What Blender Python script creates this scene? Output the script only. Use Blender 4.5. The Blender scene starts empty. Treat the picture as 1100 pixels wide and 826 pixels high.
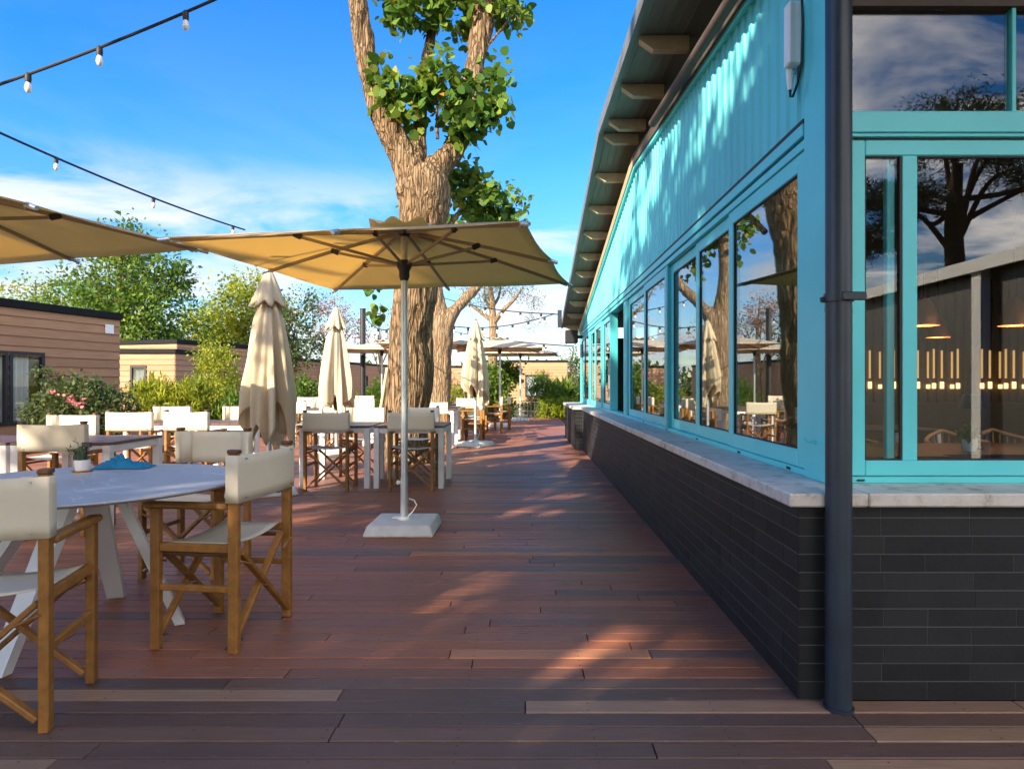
import bpy, bmesh, math, random
import numpy as np
from mathutils import Vector, Matrix, noise as mnoise
R = math.radians
PI = math.pi
rng = np.random.default_rng(7)
random.seed(7)
S = bpy.context.scene
COL = S.collection

# ------------------------------------------------------------------ materials
def new_mat(name):
    m = bpy.data.materials.new(name); m.use_nodes = True
    nt = m.node_tree
    b = nt.nodes['Principled BSDF']
    return m, nt, b

def ramp(nt, fac, stops):
    r = nt.nodes.new('ShaderNodeValToRGB')
    el = r.color_ramp.elements
    while len(el) < len(stops): el.new(0.5)
    for e, (p, c) in zip(el, stops):
        e.position = p; e.color = (*c, 1) if len(c) == 3 else c
    nt.links.new(fac, r.inputs[0])
    return r.outputs[0]

def tex_noise(nt, scale, detail=4, vec=None, rough=0.55, dist=0.0):
    n = nt.nodes.new('ShaderNodeTexNoise')
    n.inputs['Scale'].default_value = scale; n.inputs['Detail'].default_value = detail
    n.inputs['Roughness'].default_value = rough; n.inputs['Distortion'].default_value = dist
    if vec is not None: nt.links.new(vec, n.inputs['Vector'])
    return n.outputs['Fac']

def coords(nt, scale=(1, 1, 1), kind='Object', rot=(0, 0, 0)):
    t = nt.nodes.new('ShaderNodeTexCoord'); mp = nt.nodes.new('ShaderNodeMapping')
    mp.inputs['Scale'].default_value = scale; mp.inputs['Rotation'].default_value = rot
    nt.links.new(t.outputs[kind], mp.inputs[0])
    return mp.outputs[0]

def add_bump(nt, b, h, strength=0.3, dist=0.01):
    bp = nt.nodes.new('ShaderNodeBump')
    bp.inputs['Strength'].default_value = strength; bp.inputs['Distance'].default_value = dist
    nt.links.new(h, bp.inputs['Height']); nt.links.new(bp.outputs[0], b.inputs['Normal'])

def mixc(nt, fac, a, c, mode='MIX'):
    m = nt.nodes.new('ShaderNodeMix'); m.data_type = 'RGBA'; m.blend_type = mode
    if isinstance(fac, (int, float)): m.inputs[0].default_value = fac
    else: nt.links.new(fac, m.inputs[0])
    for v, i in ((a, 6), (c, 7)):
        if isinstance(v, tuple): m.inputs[i].default_value = (*v, 1) if len(v) == 3 else v
        else: nt.links.new(v, m.inputs[i])
    return m.outputs[2]

def mat_plain(name, col, rough=0.5, metal=0.0, var=0.12, scale=6, bump=0.0, bscale=60, spec=0.5, vscale=(1, 1, 1)):
    m, nt, b = new_mat(name)
    v = coords(nt, vscale)
    f = tex_noise(nt, scale, 5, v)
    lo = tuple(c * (1 - var) for c in col); hi = tuple(min(1, c * (1 + var)) for c in col)
    nt.links.new(ramp(nt, f, [(0.3, lo), (0.7, hi)]), b.inputs['Base Color'])
    b.inputs['Roughness'].default_value = rough; b.inputs['Metallic'].default_value = metal
    b.inputs['Specular IOR Level'].default_value = spec
    if bump: add_bump(nt, b, tex_noise(nt, bscale, 3, v), bump, 0.004)
    return m

def mat_wood(name, dark, light, scale=(3, 3, 40), rough=0.5, spec=0.4):
    m, nt, b = new_mat(name)
    v = coords(nt, scale)
    oi = nt.nodes.new('ShaderNodeObjectInfo')
    f = tex_noise(nt, 3.0, 6, v, 0.65, 0.6)
    c = ramp(nt, f, [(0.25, dark), (0.75, light)])
    hv = nt.nodes.new('ShaderNodeHueSaturation')
    mr = nt.nodes.new('ShaderNodeMapRange'); nt.links.new(oi.outputs['Random'], mr.inputs[0])
    mr.inputs[3].default_value = 0.8; mr.inputs[4].default_value = 1.15
    nt.links.new(mr.outputs[0], hv.inputs['Value']); nt.links.new(c, hv.inputs['Color'])
    nt.links.new(hv.outputs[0], b.inputs['Base Color'])
    b.inputs['Roughness'].default_value = rough; b.inputs['Specular IOR Level'].default_value = spec
    add_bump(nt, b, f, 0.15, 0.003)
    return m

def mat_fabric(name, col, trans, tfac=0.35, weave=900):
    m, nt, b = new_mat(name)
    out = nt.nodes['Material Output']
    v = coords(nt)
    f = tex_noise(nt, 5, 4, v)
    c = ramp(nt, f, [(0.3, tuple(x * 0.9 for x in col)), (0.7, col)])
    nt.links.new(c, b.inputs['Base Color']); b.inputs['Roughness'].default_value = 0.85
    b.inputs['Specular IOR Level'].default_value = 0.15
    add_bump(nt, b, tex_noise(nt, 9, 4, v), 0.18, 0.01)
    t = nt.nodes.new('ShaderNodeBsdfTranslucent'); t.inputs[0].default_value = (*trans, 1)
    mx = nt.nodes.new('ShaderNodeMixShader'); mx.inputs[0].default_value = tfac
    nt.links.new(b.outputs[0], mx.inputs[1]); nt.links.new(t.outputs[0], mx.inputs[2])
    nt.links.new(mx.outputs[0], out.inputs['Surface'])
    return m

def mat_leaf(name, stops, tfac=0.35, tcol=(0.22, 0.30, 0.03), rough=0.55):
    """per-leaf colour comes from the attribute 'tint' (one random value per leaf)"""
    m, nt, b = new_mat(name)
    out = nt.nodes['Material Output']
    a = nt.nodes.new('ShaderNodeAttribute'); a.attribute_name = 'tint'
    c = ramp(nt, a.outputs['Fac'], stops)
    nt.links.new(c, b.inputs['Base Color']); b.inputs['Roughness'].default_value = rough
    b.inputs['Specular IOR Level'].default_value = 0.35
    t = nt.nodes.new('ShaderNodeBsdfTranslucent')
    nt.links.new(mixc(nt, 0.5, c, tcol), t.inputs[0])
    mx = nt.nodes.new('ShaderNodeMixShader'); mx.inputs[0].default_value = tfac
    nt.links.new(b.outputs[0], mx.inputs[1]); nt.links.new(t.outputs[0], mx.inputs[2])
    nt.links.new(mx.outputs[0], out.inputs['Surface'])
    return m

def mat_bark(name, dark, light, scale=1.0):
    m, nt, b = new_mat(name)
    v = coords(nt, (1, 1, 0.11))
    n = nt.nodes.new('ShaderNodeTexNoise'); n.inputs['Scale'].default_value = 5 * scale; n.inputs['Detail'].default_value = 5
    nt.links.new(v, n.inputs['Vector'])
    vm = nt.nodes.new('ShaderNodeVectorMath'); vm.operation = 'MULTIPLY_ADD'; vm.inputs[1].default_value = (0.22, 0.22, 0.22)
    nt.links.new(n.outputs['Color'], vm.inputs[0]); nt.links.new(v, vm.inputs[2])
    vo = nt.nodes.new('ShaderNodeTexVoronoi'); vo.feature = 'DISTANCE_TO_EDGE'; vo.inputs['Scale'].default_value = 22 * scale
    nt.links.new(vm.outputs[0], vo.inputs['Vector'])
    crack = ramp(nt, vo.outputs['Distance'], [(0.0, (0.12,) * 3), (0.08, (0.62,) * 3), (0.26, (1, 1, 1))])
    f = tex_noise(nt, 26 * scale, 7, coords(nt, (1, 1, 0.35)), 0.7)
    g = tex_noise(nt, 1.6, 4, coords(nt))
    mid = tuple((a * 0.45 + l * 0.55) for a, l in zip(dark, light))
    plate = ramp(nt, f, [(0.3, mid), (0.72, light)])
    c = mixc(nt, crack, dark, plate)
    c2 = mixc(nt, ramp(nt, g, [(0.42, (0, 0, 0)), (0.7, (0.6,) * 3)]), c, tuple(x * y for x, y in zip(mid, (0.75, 0.62, 0.5))))
    nt.links.new(c2, b.inputs['Base Color']); b.inputs['Roughness'].default_value = 0.9
    b.inputs['Specular IOR Level'].default_value = 0.12
    h = nt.nodes.new('ShaderNodeMath'); h.operation = 'MULTIPLY_ADD'; h.inputs[1].default_value = 0.45
    nt.links.new(f, h.inputs[0]); nt.links.new(crack, h.inputs[2])
    add_bump(nt, b, h.outputs[0], 0.9, 0.035)
    return m

def mat_glass(name, tint=(0.86, 0.93, 0.92), f0=0.12):
    m, nt, b = new_mat(name)
    nt.nodes.remove(b); out = nt.nodes['Material Output']
    tr = nt.nodes.new('ShaderNodeBsdfTransparent'); tr.inputs[0].default_value = (*tint, 1)
    gl = nt.nodes.new('ShaderNodeBsdfGlossy'); gl.inputs['Roughness'].default_value = 0.0
    lw = nt.nodes.new('ShaderNodeLayerWeight'); lw.inputs[0].default_value = 0.5
    pw = nt.nodes.new('ShaderNodeMath'); pw.operation = 'POWER'; pw.inputs[1].default_value = 4.5; nt.links.new(lw.outputs['Facing'], pw.inputs[0])
    fr = nt.nodes.new('ShaderNodeMapRange'); fr.inputs[3].default_value = f0; fr.inputs[4].default_value = 0.95; nt.links.new(pw.outputs[0], fr.inputs[0])
    mx = nt.nodes.new('ShaderNodeMixShader')
    nt.links.new(fr.outputs[0], mx.inputs[0]); nt.links.new(tr.outputs[0], mx.inputs[1]); nt.links.new(gl.outputs[0], mx.inputs[2])
    nt.links.new(mx.outputs[0], out.inputs['Surface'])
    return m

def mat_emit(name, col, strength):
    m, nt, b = new_mat(name)
    b.inputs['Base Color'].default_value = (*col, 1)
    b.inputs['Emission Color'].default_value = (*col, 1); b.inputs['Emission Strength'].default_value = strength
    return m

M = {}
M['teak'] = mat_wood('teak', (0.17, 0.072, 0.015), (0.38, 0.175, 0.042), (6, 6, 6))
M['dark_teak'] = mat_wood('dark_teak', (0.09, 0.045, 0.022), (0.17, 0.085, 0.04), (6, 6, 6))
M['table_wood'] = mat_wood('table_wood', (0.10, 0.05, 0.03), (0.21, 0.11, 0.06), (1.2, 14, 6), 0.42)
M['canvas'] = mat_fabric('canvas', (0.86, 0.79, 0.64), (0.80, 0.70, 0.48), 0.22)
M['parasol'] = mat_fabric('parasol_cloth', (0.74, 0.64, 0.46), (0.95, 0.72, 0.33), 0.55)
M['parasol_pale'] = mat_fabric('parasol_cloth_pale', (0.70, 0.63, 0.50), (0.75, 0.62, 0.40), 0.30)
M['white_metal'] = mat_plain('white_metal', (0.78, 0.79, 0.80), 0.4, 0, 0.04)
M['pole'] = mat_plain('pole_alu', (0.62, 0.66, 0.68), 0.32, 0.55, 0.06)
M['rib'] = mat_plain('rib_alu', (0.40, 0.34, 0.26), 0.45, 0.3, 0.08)
M['dark_plastic'] = mat_plain('dark_plastic', (0.03, 0.028, 0.026), 0.5)
M['concrete'] = mat_plain('concrete_base', (0.62, 0.63, 0.61), 0.75, 0, 0.10, 12, 0.2)
M['steel'] = mat_plain('steel', (0.6, 0.6, 0.6), 0.3, 1.0)
M['teal'] = mat_plain('teal_paint', (0.125, 0.68, 0.73), 0.38, 0, 0.05, 3, 0.05, 40)
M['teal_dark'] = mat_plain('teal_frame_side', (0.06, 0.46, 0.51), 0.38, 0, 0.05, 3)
M['clad'] = mat_plain('teal_cladding', (0.12, 0.60, 0.65), 0.42, 0, 0.12, 1.3, 0.06, 25, vscale=(1, 1, 0.35))
M['gasket'] = mat_plain('gasket', (0.012, 0.012, 0.013), 0.6)
M['navy'] = mat_plain('navy_pipe', (0.018, 0.029, 0.046), 0.42, 0, 0.25, 5, 0.08)
M['fascia'] = mat_plain('fascia_grey', (0.16, 0.17, 0.17), 0.5, 0, 0.1)
M['soffit'] = mat_plain('soffit_metal', (0.16, 0.20, 0.17), 0.55, 0, 0.15, 3, vscale=(6, 0.5, 1))
M['rafter'] = mat_wood('rafter_wood', (0.42, 0.32, 0.20), (0.62, 0.50, 0.34), (3, 3, 3), 0.6)
M['beam_dark'] = mat_plain('beam_dark', (0.09, 0.065, 0.05), 0.7, 0, 0.2)
M['glass'] = mat_glass('window_glass', (0.80, 0.88, 0.87), 0.25)
M['glass_front'] = mat_glass('front_glass', (0.90, 0.93, 0.93), 0.085)
M['glass_cabin'] = mat_glass('cabin_glass', (0.92, 0.95, 0.95), 0.05)
M['glass_clear'] = mat_glass('bulb_glass', (0.96, 0.97, 0.97), 0.04)
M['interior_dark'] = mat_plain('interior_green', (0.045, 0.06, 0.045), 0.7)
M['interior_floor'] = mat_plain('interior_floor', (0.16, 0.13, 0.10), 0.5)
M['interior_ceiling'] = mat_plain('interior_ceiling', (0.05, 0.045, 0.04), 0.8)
M['slat'] = mat_wood('slat_wood', (0.16, 0.10, 0.045), (0.28, 0.18, 0.085))
M['warm_lamp'] = mat_emit('warm_lamp', (1.0, 0.62, 0.25), 0.5)
M['slat_glow'] = mat_emit('slat_glow', (0.9, 0.52, 0.18), 0.13)
M['orange_lamp'] = mat_emit('orange_lamp', (1.0, 0.62, 0.34), 34)
M['black_metal'] = mat_plain('black_metal', (0.02, 0.02, 0.022), 0.45, 0, 0.1)
M['roof_black'] = mat_plain('roof_black', (0.012, 0.013, 0.014), 0.7, 0, 0.2, spec=0.15)
M['white_paint'] = mat_plain('white_paint', (0.86, 0.86, 0.85), 0.5, 0, 0.04)
M['curtain'] = mat_fabric('curtain', (0.72, 0.74, 0.76), (0.6, 0.65, 0.7), 0.2)
M['blue_cloth'] = mat_plain('blue_cloth', (0.012, 0.19, 0.36), 0.9, 0, 0.15, 20)
M['pot_white'] = mat_plain('pot_white', (0.75, 0.75, 0.73), 0.35, 0, 0.04)
M['soil'] = mat_plain('soil', (0.05, 0.035, 0.025), 0.95)
M['cable'] = mat_plain('cable_black', (0.012, 0.012, 0.013), 0.6)
M['pine_bark'] = mat_bark('pine_bark', (0.035, 0.025, 0.02), (0.14, 0.09, 0.06))
M['bark'] = mat_bark('old_bark', (0.055, 0.034, 0.018), (0.36, 0.255, 0.155))
M['bark_pale'] = mat_bark('pale_bark', (0.16, 0.11, 0.07), (0.42, 0.31, 0.20))
M['leaf_big'] = mat_leaf('leaf_big', [(0.0, (0.024, 0.075, 0.012)), (0.45, (0.075, 0.175, 0.024)), (0.78, (0.20, 0.29, 0.035)), (0.93, (0.38, 0.33, 0.04)), (1.0, (0.40, 0.17, 0.03))], 0.38)
M['leaf_dark'] = mat_leaf('leaf_dark', [(0.0, (0.03, 0.08, 0.016)), (0.6, (0.095, 0.19, 0.025)), (1.0, (0.28, 0.36, 0.045))], 0.42)
M['leaf_yellow'] = mat_leaf('leaf_yellow', [(0.0, (0.09, 0.16, 0.014)), (0.5, (0.27, 0.34, 0.028)), (1.0, (0.56, 0.52, 0.05))], 0.42, (0.4, 0.4, 0.03))
M['leaf_pink'] = mat_leaf('leaf_pink', [(0.0, (0.20, 0.10, 0.07)), (1.0, (0.46, 0.27, 0.20))], 0.35, (0.5, 0.3, 0.2))
M['leaf_pine'] = mat_leaf('leaf_pine', [(0.0, (0.008, 0.022, 0.010)), (1.0, (0.04, 0.075, 0.022))], 0.12)
M['leaf_mix'] = mat_leaf('leaf_mix', [(0.0, (0.02, 0.05, 0.02)), (0.6, (0.075, 0.11, 0.04)), (1.0, (0.20, 0.20, 0.075))], 0.3)
M['leaf_lime'] = mat_leaf('leaf_lime', [(0.0, (0.06, 0.13, 0.01)), (1.0, (0.36, 0.42, 0.03))], 0.4, (0.4, 0.45, 0.03))
M['petal_pink'] = mat_leaf('petal_pink', [(0.0, (0.65, 0.16, 0.2)), (1.0, (0.85, 0.42, 0.42))], 0.3, (0.8, 0.3, 0.3))
M['petal_white'] = mat_leaf('petal_white', [(0.0, (0.6, 0.62, 0.6)), (1.0, (0.8, 0.8, 0.78))], 0.2, (0.8, 0.8, 0.8))

# deck boards: colour per board in 'tint_col', grain and wear on top
def mat_deck():
    m, nt, b = new_mat('deck_boards')
    a = nt.nodes.new('ShaderNodeAttribute'); a.attribute_name = 'tint_col'
    v = coords(nt, (1.5, 28, 1))
    f = tex_noise(nt, 4, 6, v, 0.65, 0.3)
    grain = ramp(nt, f, [(0.25, (0.66,) * 3), (0.75, (1.18,) * 3)])
    c = mixc(nt, 1.0, a.outputs['Color'], grain, 'MULTIPLY')
    g = tex_noise(nt, 1.1, 5, coords(nt, (0.6, 1.6, 1)), 0.6)
    wear = ramp(nt, g, [(0.42, (0, 0, 0)), (0.75, (0.45,) * 3)])
    c2 = mixc(nt, wear, c, (0.23, 0.125, 0.09))
    # small pale scuffs
    s = tex_noise(nt, 16, 3, coords(nt, (1, 2.2, 1)), 0.7)
    sc = ramp(nt, s, [(0.645, (0, 0, 0)), (0.76, (0.5,) * 3)])
    c3 = mixc(nt, sc, c2, (0.34, 0.26, 0.23))
    sx_ = nt.nodes.new('ShaderNodeSeparateXYZ'); nt.links.new(coords(nt), sx_.inputs[0])
    def mth(op, a, bb=None):
        n_ = nt.nodes.new('ShaderNodeMath'); n_.operation = op
        for i_, q in enumerate((a, bb)):
            if q is None: continue
            if isinstance(q, (int, float)): n_.inputs[i_].default_value = q
            else: nt.links.new(q, n_.inputs[i_])
        return n_.outputs[0]
    dx = mth('MULTIPLY', mth('SUBTRACT', mth('FRACT', mth('DIVIDE', sx_.outputs[0], 0.45)), 0.5), 0.45)
    fy = mth('SUBTRACT', mth('FRACT', mth('DIVIDE', mth('ADD', sx_.outputs[1], 60 * 0.0932 - 2.416), 0.0932)), 0.5)
    dy = mth('MULTIPLY', mth('SUBTRACT', mth('ABSOLUTE', fy), 0.27), 0.0932)
    dd = mth('SQRT', mth('ADD', mth('MULTIPLY', dx, dx), mth('MULTIPLY', dy, dy)))
    c4 = mixc(nt, mth('LESS_THAN', dd, 0.0038), c3, (0.035, 0.03, 0.028))
    nt.links.new(c4, b.inputs['Base Color'])
    rr = ramp(nt, g, [(0.3, (0.42,) * 3), (0.75, (0.6,) * 3)])
    nt.links.new(rr, b.inputs['Roughness'])
    b.inputs['Specular IOR Level'].default_value = 0.3
    add_bump(nt, b, f, 0.22, 0.003)
    return m
M['deck'] = mat_deck()

def mat_brick():
    m, nt, b = new_mat('black_painted_brick')
    v = coords(nt)
    f = tex_noise(nt, 9, 5, v)
    c = ramp(nt, f, [(0.3, (0.004, 0.005, 0.007)), (0.7, (0.010, 0.0115, 0.014))])
    a = nt.nodes.new('ShaderNodeAttribute'); a.attribute_name = 'tint'
    c2 = mixc(nt, a.outputs['Fac'], c, (0.08, 0.082, 0.088))  # joints tinted lighter to paint the light that brick edges catch
    nt.links.new(c2, b.inputs['Base Color']); b.inputs['Roughness'].default_value = 0.6
    b.inputs['Specular IOR Level'].default_value = 0.35
    add_bump(nt, b, tex_noise(nt, 45, 4, v), 0.35, 0.004)
    return m
M['brick'] = mat_brick()

def mat_stone():
    m, nt, b = new_mat('travertine_sill')
    v = coords(nt)
    f = tex_noise(nt, 14, 8, v, 0.7)
    g = tex_noise(nt, 2.5, 4, v)
    c = ramp(nt, f, [(0.36, (0.20, 0.14, 0.10)), (0.47, (0.52, 0.46, 0.40)), (0.7, (0.70, 0.67, 0.62))])
    c2 = mixc(nt, ramp(nt, g, [(0.38, (0.05,) * 3), (0.62, (0.7,) * 3)]), c, (0.66, 0.63, 0.59))
    nt.links.new(c2, b.inputs['Base Color']); b.inputs['Roughness'].default_value = 0.5
    add_bump(nt, b, f, 0.4, 0.004)
    return m
M['sill'] = mat_stone()

def mat_marble():
    m, nt, b = new_mat('grey_stone_top')
    v = coords(nt)
    n = nt.nodes.new('ShaderNodeTexNoise'); n.inputs['Scale'].default_value = 1.6; n.inputs['Detail'].default_value = 5; n.inputs['Distortion'].default_value = 1.2
    nt.links.new(v, n.inputs['Vector'])
    ab = nt.nodes.new('ShaderNodeMath'); ab.operation = 'SUBTRACT'; ab.inputs[1].default_value = 0.5; nt.links.new(n.outputs['Fac'], ab.inputs[0])
    a2 = nt.nodes.new('ShaderNodeMath'); a2.operation = 'ABSOLUTE'; nt.links.new(ab.outputs[0], a2.inputs[0])
    vein = ramp(nt, a2.outputs[0], [(0.0, (0.5,) * 3), (0.009, (0, 0, 0))])
    base = ramp(nt, tex_noise(nt, 2.2, 4, v), [(0.3, (0.33, 0.335, 0.36)), (0.7, (0.42, 0.425, 0.445))])
    nt.links.new(mixc(nt, vein, base, (0.66, 0.67, 0.7)), b.inputs['Base Color'])
    b.inputs['Roughness'].default_value = 0.42
    return m
M['marble'] = mat_marble()

def mat_siding(name, dark, light):
    m, nt, b = new_mat(name)
    v = coords(nt, (0.7, 0.7, 9))
    f = tex_noise(nt, 3, 6, v, 0.6)
    a = nt.nodes.new('ShaderNodeAttribute'); a.attribute_name = 'tint'
    c = ramp(nt, f, [(0.3, dark), (0.7, light)])
    c2 = mixc(nt, a.outputs['Fac'], c, tuple(x * 0.6 for x in dark))
    nt.links.new(c2, b.inputs['Base Color']); b.inputs['Roughness'].default_value = 0.7
    add_bump(nt, b, f, 0.2, 0.004)
    return m
M['siding'] = mat_siding('siding_brown', (0.36, 0.185, 0.09), (0.48, 0.275, 0.15))

def mat_ground():
    m, nt, b = new_mat('ground')
    v = coords(nt)
    c = ramp(nt, tex_noise(nt, 0.6, 8, v, 0.7), [(0.3, (0.05, 0.065, 0.02)), (0.55, (0.10, 0.10, 0.04)), (0.75, (0.19, 0.15, 0.10))])
    nt.links.new(c, b.inputs['Base Color']); b.inputs['Roughness'].default_value = 0.95
    add_bump(nt, b, tex_noise(nt, 20, 5, v), 0.5, 0.03)
    return m
M['ground'] = mat_ground()

# ------------------------------------------------------------------ mesh helpers
class MB:
    """collects shapes and links them as ONE mesh object"""
    def __init__(s): s.v = []; s.f = []; s.sm = []; s.t = []
    def add(s, vs, fs, smooth=False, tint=0.0):
        o = len(s.v); s.v += [tuple(p) for p in vs]
        s.t += [tint] * len(vs) if not isinstance(tint, list) else tint
        for f in fs: s.f.append(tuple(i + o for i in f)); s.sm.append(smooth)
        return s
    def hexa(s, p, tint=0.0):        # 8 points: bottom 4 ccw, top 4 ccw
        return s.add(p, [(3, 2, 1, 0), (4, 5, 6, 7), (0, 1, 5, 4), (1, 2, 6, 5), (2, 3, 7, 6), (3, 0, 4, 7)], False, tint)
    def box(s, x0, x1, y0, y1, z0, z1, c=0.0, tint=0.0):
        if x1 < x0: x0, x1 = x1, x0
        if y1 < y0: y0, y1 = y1, y0
        if z1 < z0: z0, z1 = z1, z0
        if c <= 0:
            return s.hexa([(x0, y0, z0), (x1, y0, z0), (x1, y1, z0), (x0, y1, z0), (x0, y0, z1), (x1, y0, z1), (x1, y1, z1), (x0, y1, z1)], tint)
        bm = bmesh.new(); bmesh.ops.create_cube(bm, size=1)
        for v in bm.verts:
            v.co = ((x0 + x1) / 2 + v.co.x * (x1 - x0), (y0 + y1) / 2 + v.co.y * (y1 - y0), (z0 + z1) / 2 + v.co.z * (z1 - z0))
        bmesh.ops.bevel(bm, geom=list(bm.edges), offset=min(c, 0.3 * min(x1 - x0, y1 - y0, z1 - z0)), segments=1, affect='EDGES', profile=0.5)
        s.bm(bm, tint); return s
    def bm(s, bm, tint=0.0, smooth=False):
        bm.verts.index_update()
        s.add([v.co for v in bm.verts], [[v.index for v in f.verts] for f in bm.faces], smooth, tint); bm.free()
        return s
    def bar(s, p0, p1, w, h, up=(0, 0, 1), c=0.003, tint=0.0):
        p0 = Vector(p0); p1 = Vector(p1); d = (p1 - p0); L = d.length; d.normalize()
        u = Vector(up); sx = d.cross(u)
        if sx.length < 1e-4: sx = d.cross(Vector((0, 1, 0)))
        sx.normalize(); uz = sx.cross(d).normalized()
        bm = bmesh.new(); bmesh.ops.create_cube(bm, size=1)
        for v in bm.verts: v.co = Vector((v.co.x * w, v.co.y * L, v.co.z * h))
        if c > 0: bmesh.ops.bevel(bm, geom=list(bm.edges), offset=min(c, 0.3 * min(w, h)), segments=1, affect='EDGES', profile=0.5)
        mid = (p0 + p1) / 2
        for v in bm.verts: v.co = mid + sx * v.co.x + d * v.co.y + uz * v.co.z
        s.bm(bm, tint); return s
    def tube(s, pts, rad, n=10, caps=True, tint=0.0):
        pts = [Vector(p) for p in pts]
        if isinstance(rad, (int, float)): rad = [rad] * len(pts)
        vs = []; fs = []
        t0 = (pts[1] - pts[0]).normalized()
        ref = Vector((0, 0, 1)) if abs(t0.z) < 0.9 else Vector((1, 0, 0))
        nx = t0.cross(ref).normalized()
        for i, p in enumerate(pts):
            t = (pts[min(i + 1, len(pts) - 1)] - pts[max(i - 1, 0)]).normalized()
            nx = (nx - t * nx.dot(t)).normalized(); ny = t.cross(nx)
            for k in range(n):
                a = 2 * PI * k / n
                vs.append(p + (nx * math.cos(a) + ny * math.sin(a)) * rad[i])
        for i in range(len(pts) - 1):
            for k in range(n):
                k2 = (k + 1) % n
                fs.append((i * n + k, i * n + k2, (i + 1) * n + k2, (i + 1) * n + k))
        if caps:
            fs.append(tuple(reversed(range(n)))); fs.append(tuple(range((len(pts) - 1) * n, len(pts) * n)))
        return s.add(vs, fs, True, tint)
    def lathe(s, prof, cx=0, cy=0, n=24, cap0=True, cap1=True):
        vs = []; fs = []
        for r, z in prof:
            for k in range(n):
                a = 2 * PI * k / n; vs.append((cx + r * math.cos(a), cy + r * math.sin(a), z))
        for i in range(len(prof) - 1):
            for k in range(n):
                k2 = (k + 1) % n; fs.append((i * n + k, i * n + k2, (i + 1) * n + k2, (i + 1) * n + k))
        if cap0: fs.append(tuple(reversed(range(n))))
        if cap1: fs.append(tuple(range((len(prof) - 1) * n, len(prof) * n)))
        return s.add(vs, fs, True)
    def mesh(s, name, mat):
        me = bpy.data.meshes.new(name); me.from_pydata(s.v, [], s.f); me.update()
        me.polygons.foreach_set('use_smooth', s.sm)
        if any(s.t):
            at = me.attributes.new('tint', 'FLOAT', 'POINT'); at.data.foreach_set('value', s.t)
        me.materials.append(mat)
        bm = bmesh.new(); bm.from_mesh(me); bmesh.ops.recalc_face_normals(bm, faces=bm.faces); bm.to_mesh(me); bm.free()
        if any(s.sm): me.set_sharp_from_angle(angle=R(40))
        return me
    def build(s, name, mat, parent=None):
        return link(bpy.data.objects.new(name, s.mesh(name, mat)), parent)

def link(o, parent=None):
    COL.objects.link(o)
    if parent: o.parent = parent
    return o
def tag(o, label=None, cat=None, group=None, kind=None):
    if label: o['label'] = label
    if cat: o['category'] = cat
    if group: o['group'] = group
    if kind: o['kind'] = kind
    return o
def thing(name, label, cat, loc=(0, 0, 0), rz=0, group=None):
    o = bpy.data.objects.new(name, None); COL.objects.link(o)
    o.location = loc; o.rotation_euler = (0, 0, rz); o.empty_display_size = 0.2
    return tag(o, label, cat, group)
def copy_tree(o, parent=None):
    c = o.copy(); COL.objects.link(c)
    if parent: c.parent = parent; c.matrix_parent_inverse = o.matrix_parent_inverse.copy()
    for ch in list(o.children): copy_tree(ch, c)
    return c
def place(first, proto, loc, rz, label, cat=None, group=None):
    o = proto if first else copy_tree(proto)
    o.location = loc; o.rotation_euler = (0, 0, rz); tag(o, label, cat, group)
    return o

def arrays_mesh(name, verts, faces, mat, tint=None, smooth=False):
    """verts (N,3) array, faces (M,k) array"""
    me = bpy.data.meshes.new(name)
    k = faces.shape[1]
    me.vertices.add(len(verts)); me.vertices.foreach_set('co', verts.astype(np.float32).ravel())
    me.loops.add(faces.size); me.loops.foreach_set('vertex_index', faces.astype(np.int32).ravel())
    me.polygons.add(len(faces)); me.polygons.foreach_set('loop_start', (np.arange(len(faces)) * k).astype(np.int32))
    if smooth: me.polygons.foreach_set('use_smooth', np.ones(len(faces), dtype=bool))
    me.update(calc_edges=True); me.validate()
    if tint is not None:
        at = me.attributes.new('tint', 'FLOAT', 'POINT'); at.data.foreach_set('value', tint.astype(np.float32))
    me.materials.append(mat)
    return me

LEAF_ROUND = np.array([(0, 0, 0), (0.36, 0.12, 0.05), (0.46, 0.45, 0.07), (0.26, 0.82, 0.02), (0, 1.0, -0.08), (-0.26, 0.82, 0.02), (-0.46, 0.45, 0.07), (-0.36, 0.12, 0.05)])
LEAF_OVAL = np.array([(0, 0, 0), (0.28, 0.4, 0.07), (0.0, 1.0, -0.05), (-0.28, 0.4, 0.07)])
LEAF_BLADE = np.array([(-0.05, 0, 0), (0.05, 0, 0), (0.09, 0.5, 0.03), (0.0, 1.0, -0.10), (-0.09, 0.5, 0.03)])

def leaves(centers, size, shape=LEAF_OVAL, up=0.35, outward=None, size_var=0.35, droop=0.0, upright=0.0):
    """one polygon per leaf at each centre, turned at random"""
    n = len(centers)
    ydir = rng.normal(size=(n, 3))
    if outward is not None: ydir = ydir * 0.7 + outward
    ydir[:, 2] += upright - droop
    ydir /= np.linalg.norm(ydir, axis=1, keepdims=True)
    nrm = rng.normal(size=(n, 3)); nrm[:, 2] += up * 3
    nrm -= ydir * np.sum(nrm * ydir, axis=1, keepdims=True); nrm /= np.linalg.norm(nrm, axis=1, keepdims=True) + 1e-9
    xdir = np.cross(ydir, nrm)
    sc = size * (1 + size_var * (rng.random(n) * 2 - 1))
    P = shape[None, :, :] * sc[:, None, None]
    V = centers[:, None, :] + P[:, :, 0:1] * xdir[:, None, :] + P[:, :, 1:2] * ydir[:, None, :] + P[:, :, 2:3] * nrm[:, None, :]
    k = len(shape)
    F = np.arange(n * k).reshape(n, k)
    return V.reshape(-1, 3), F

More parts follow.
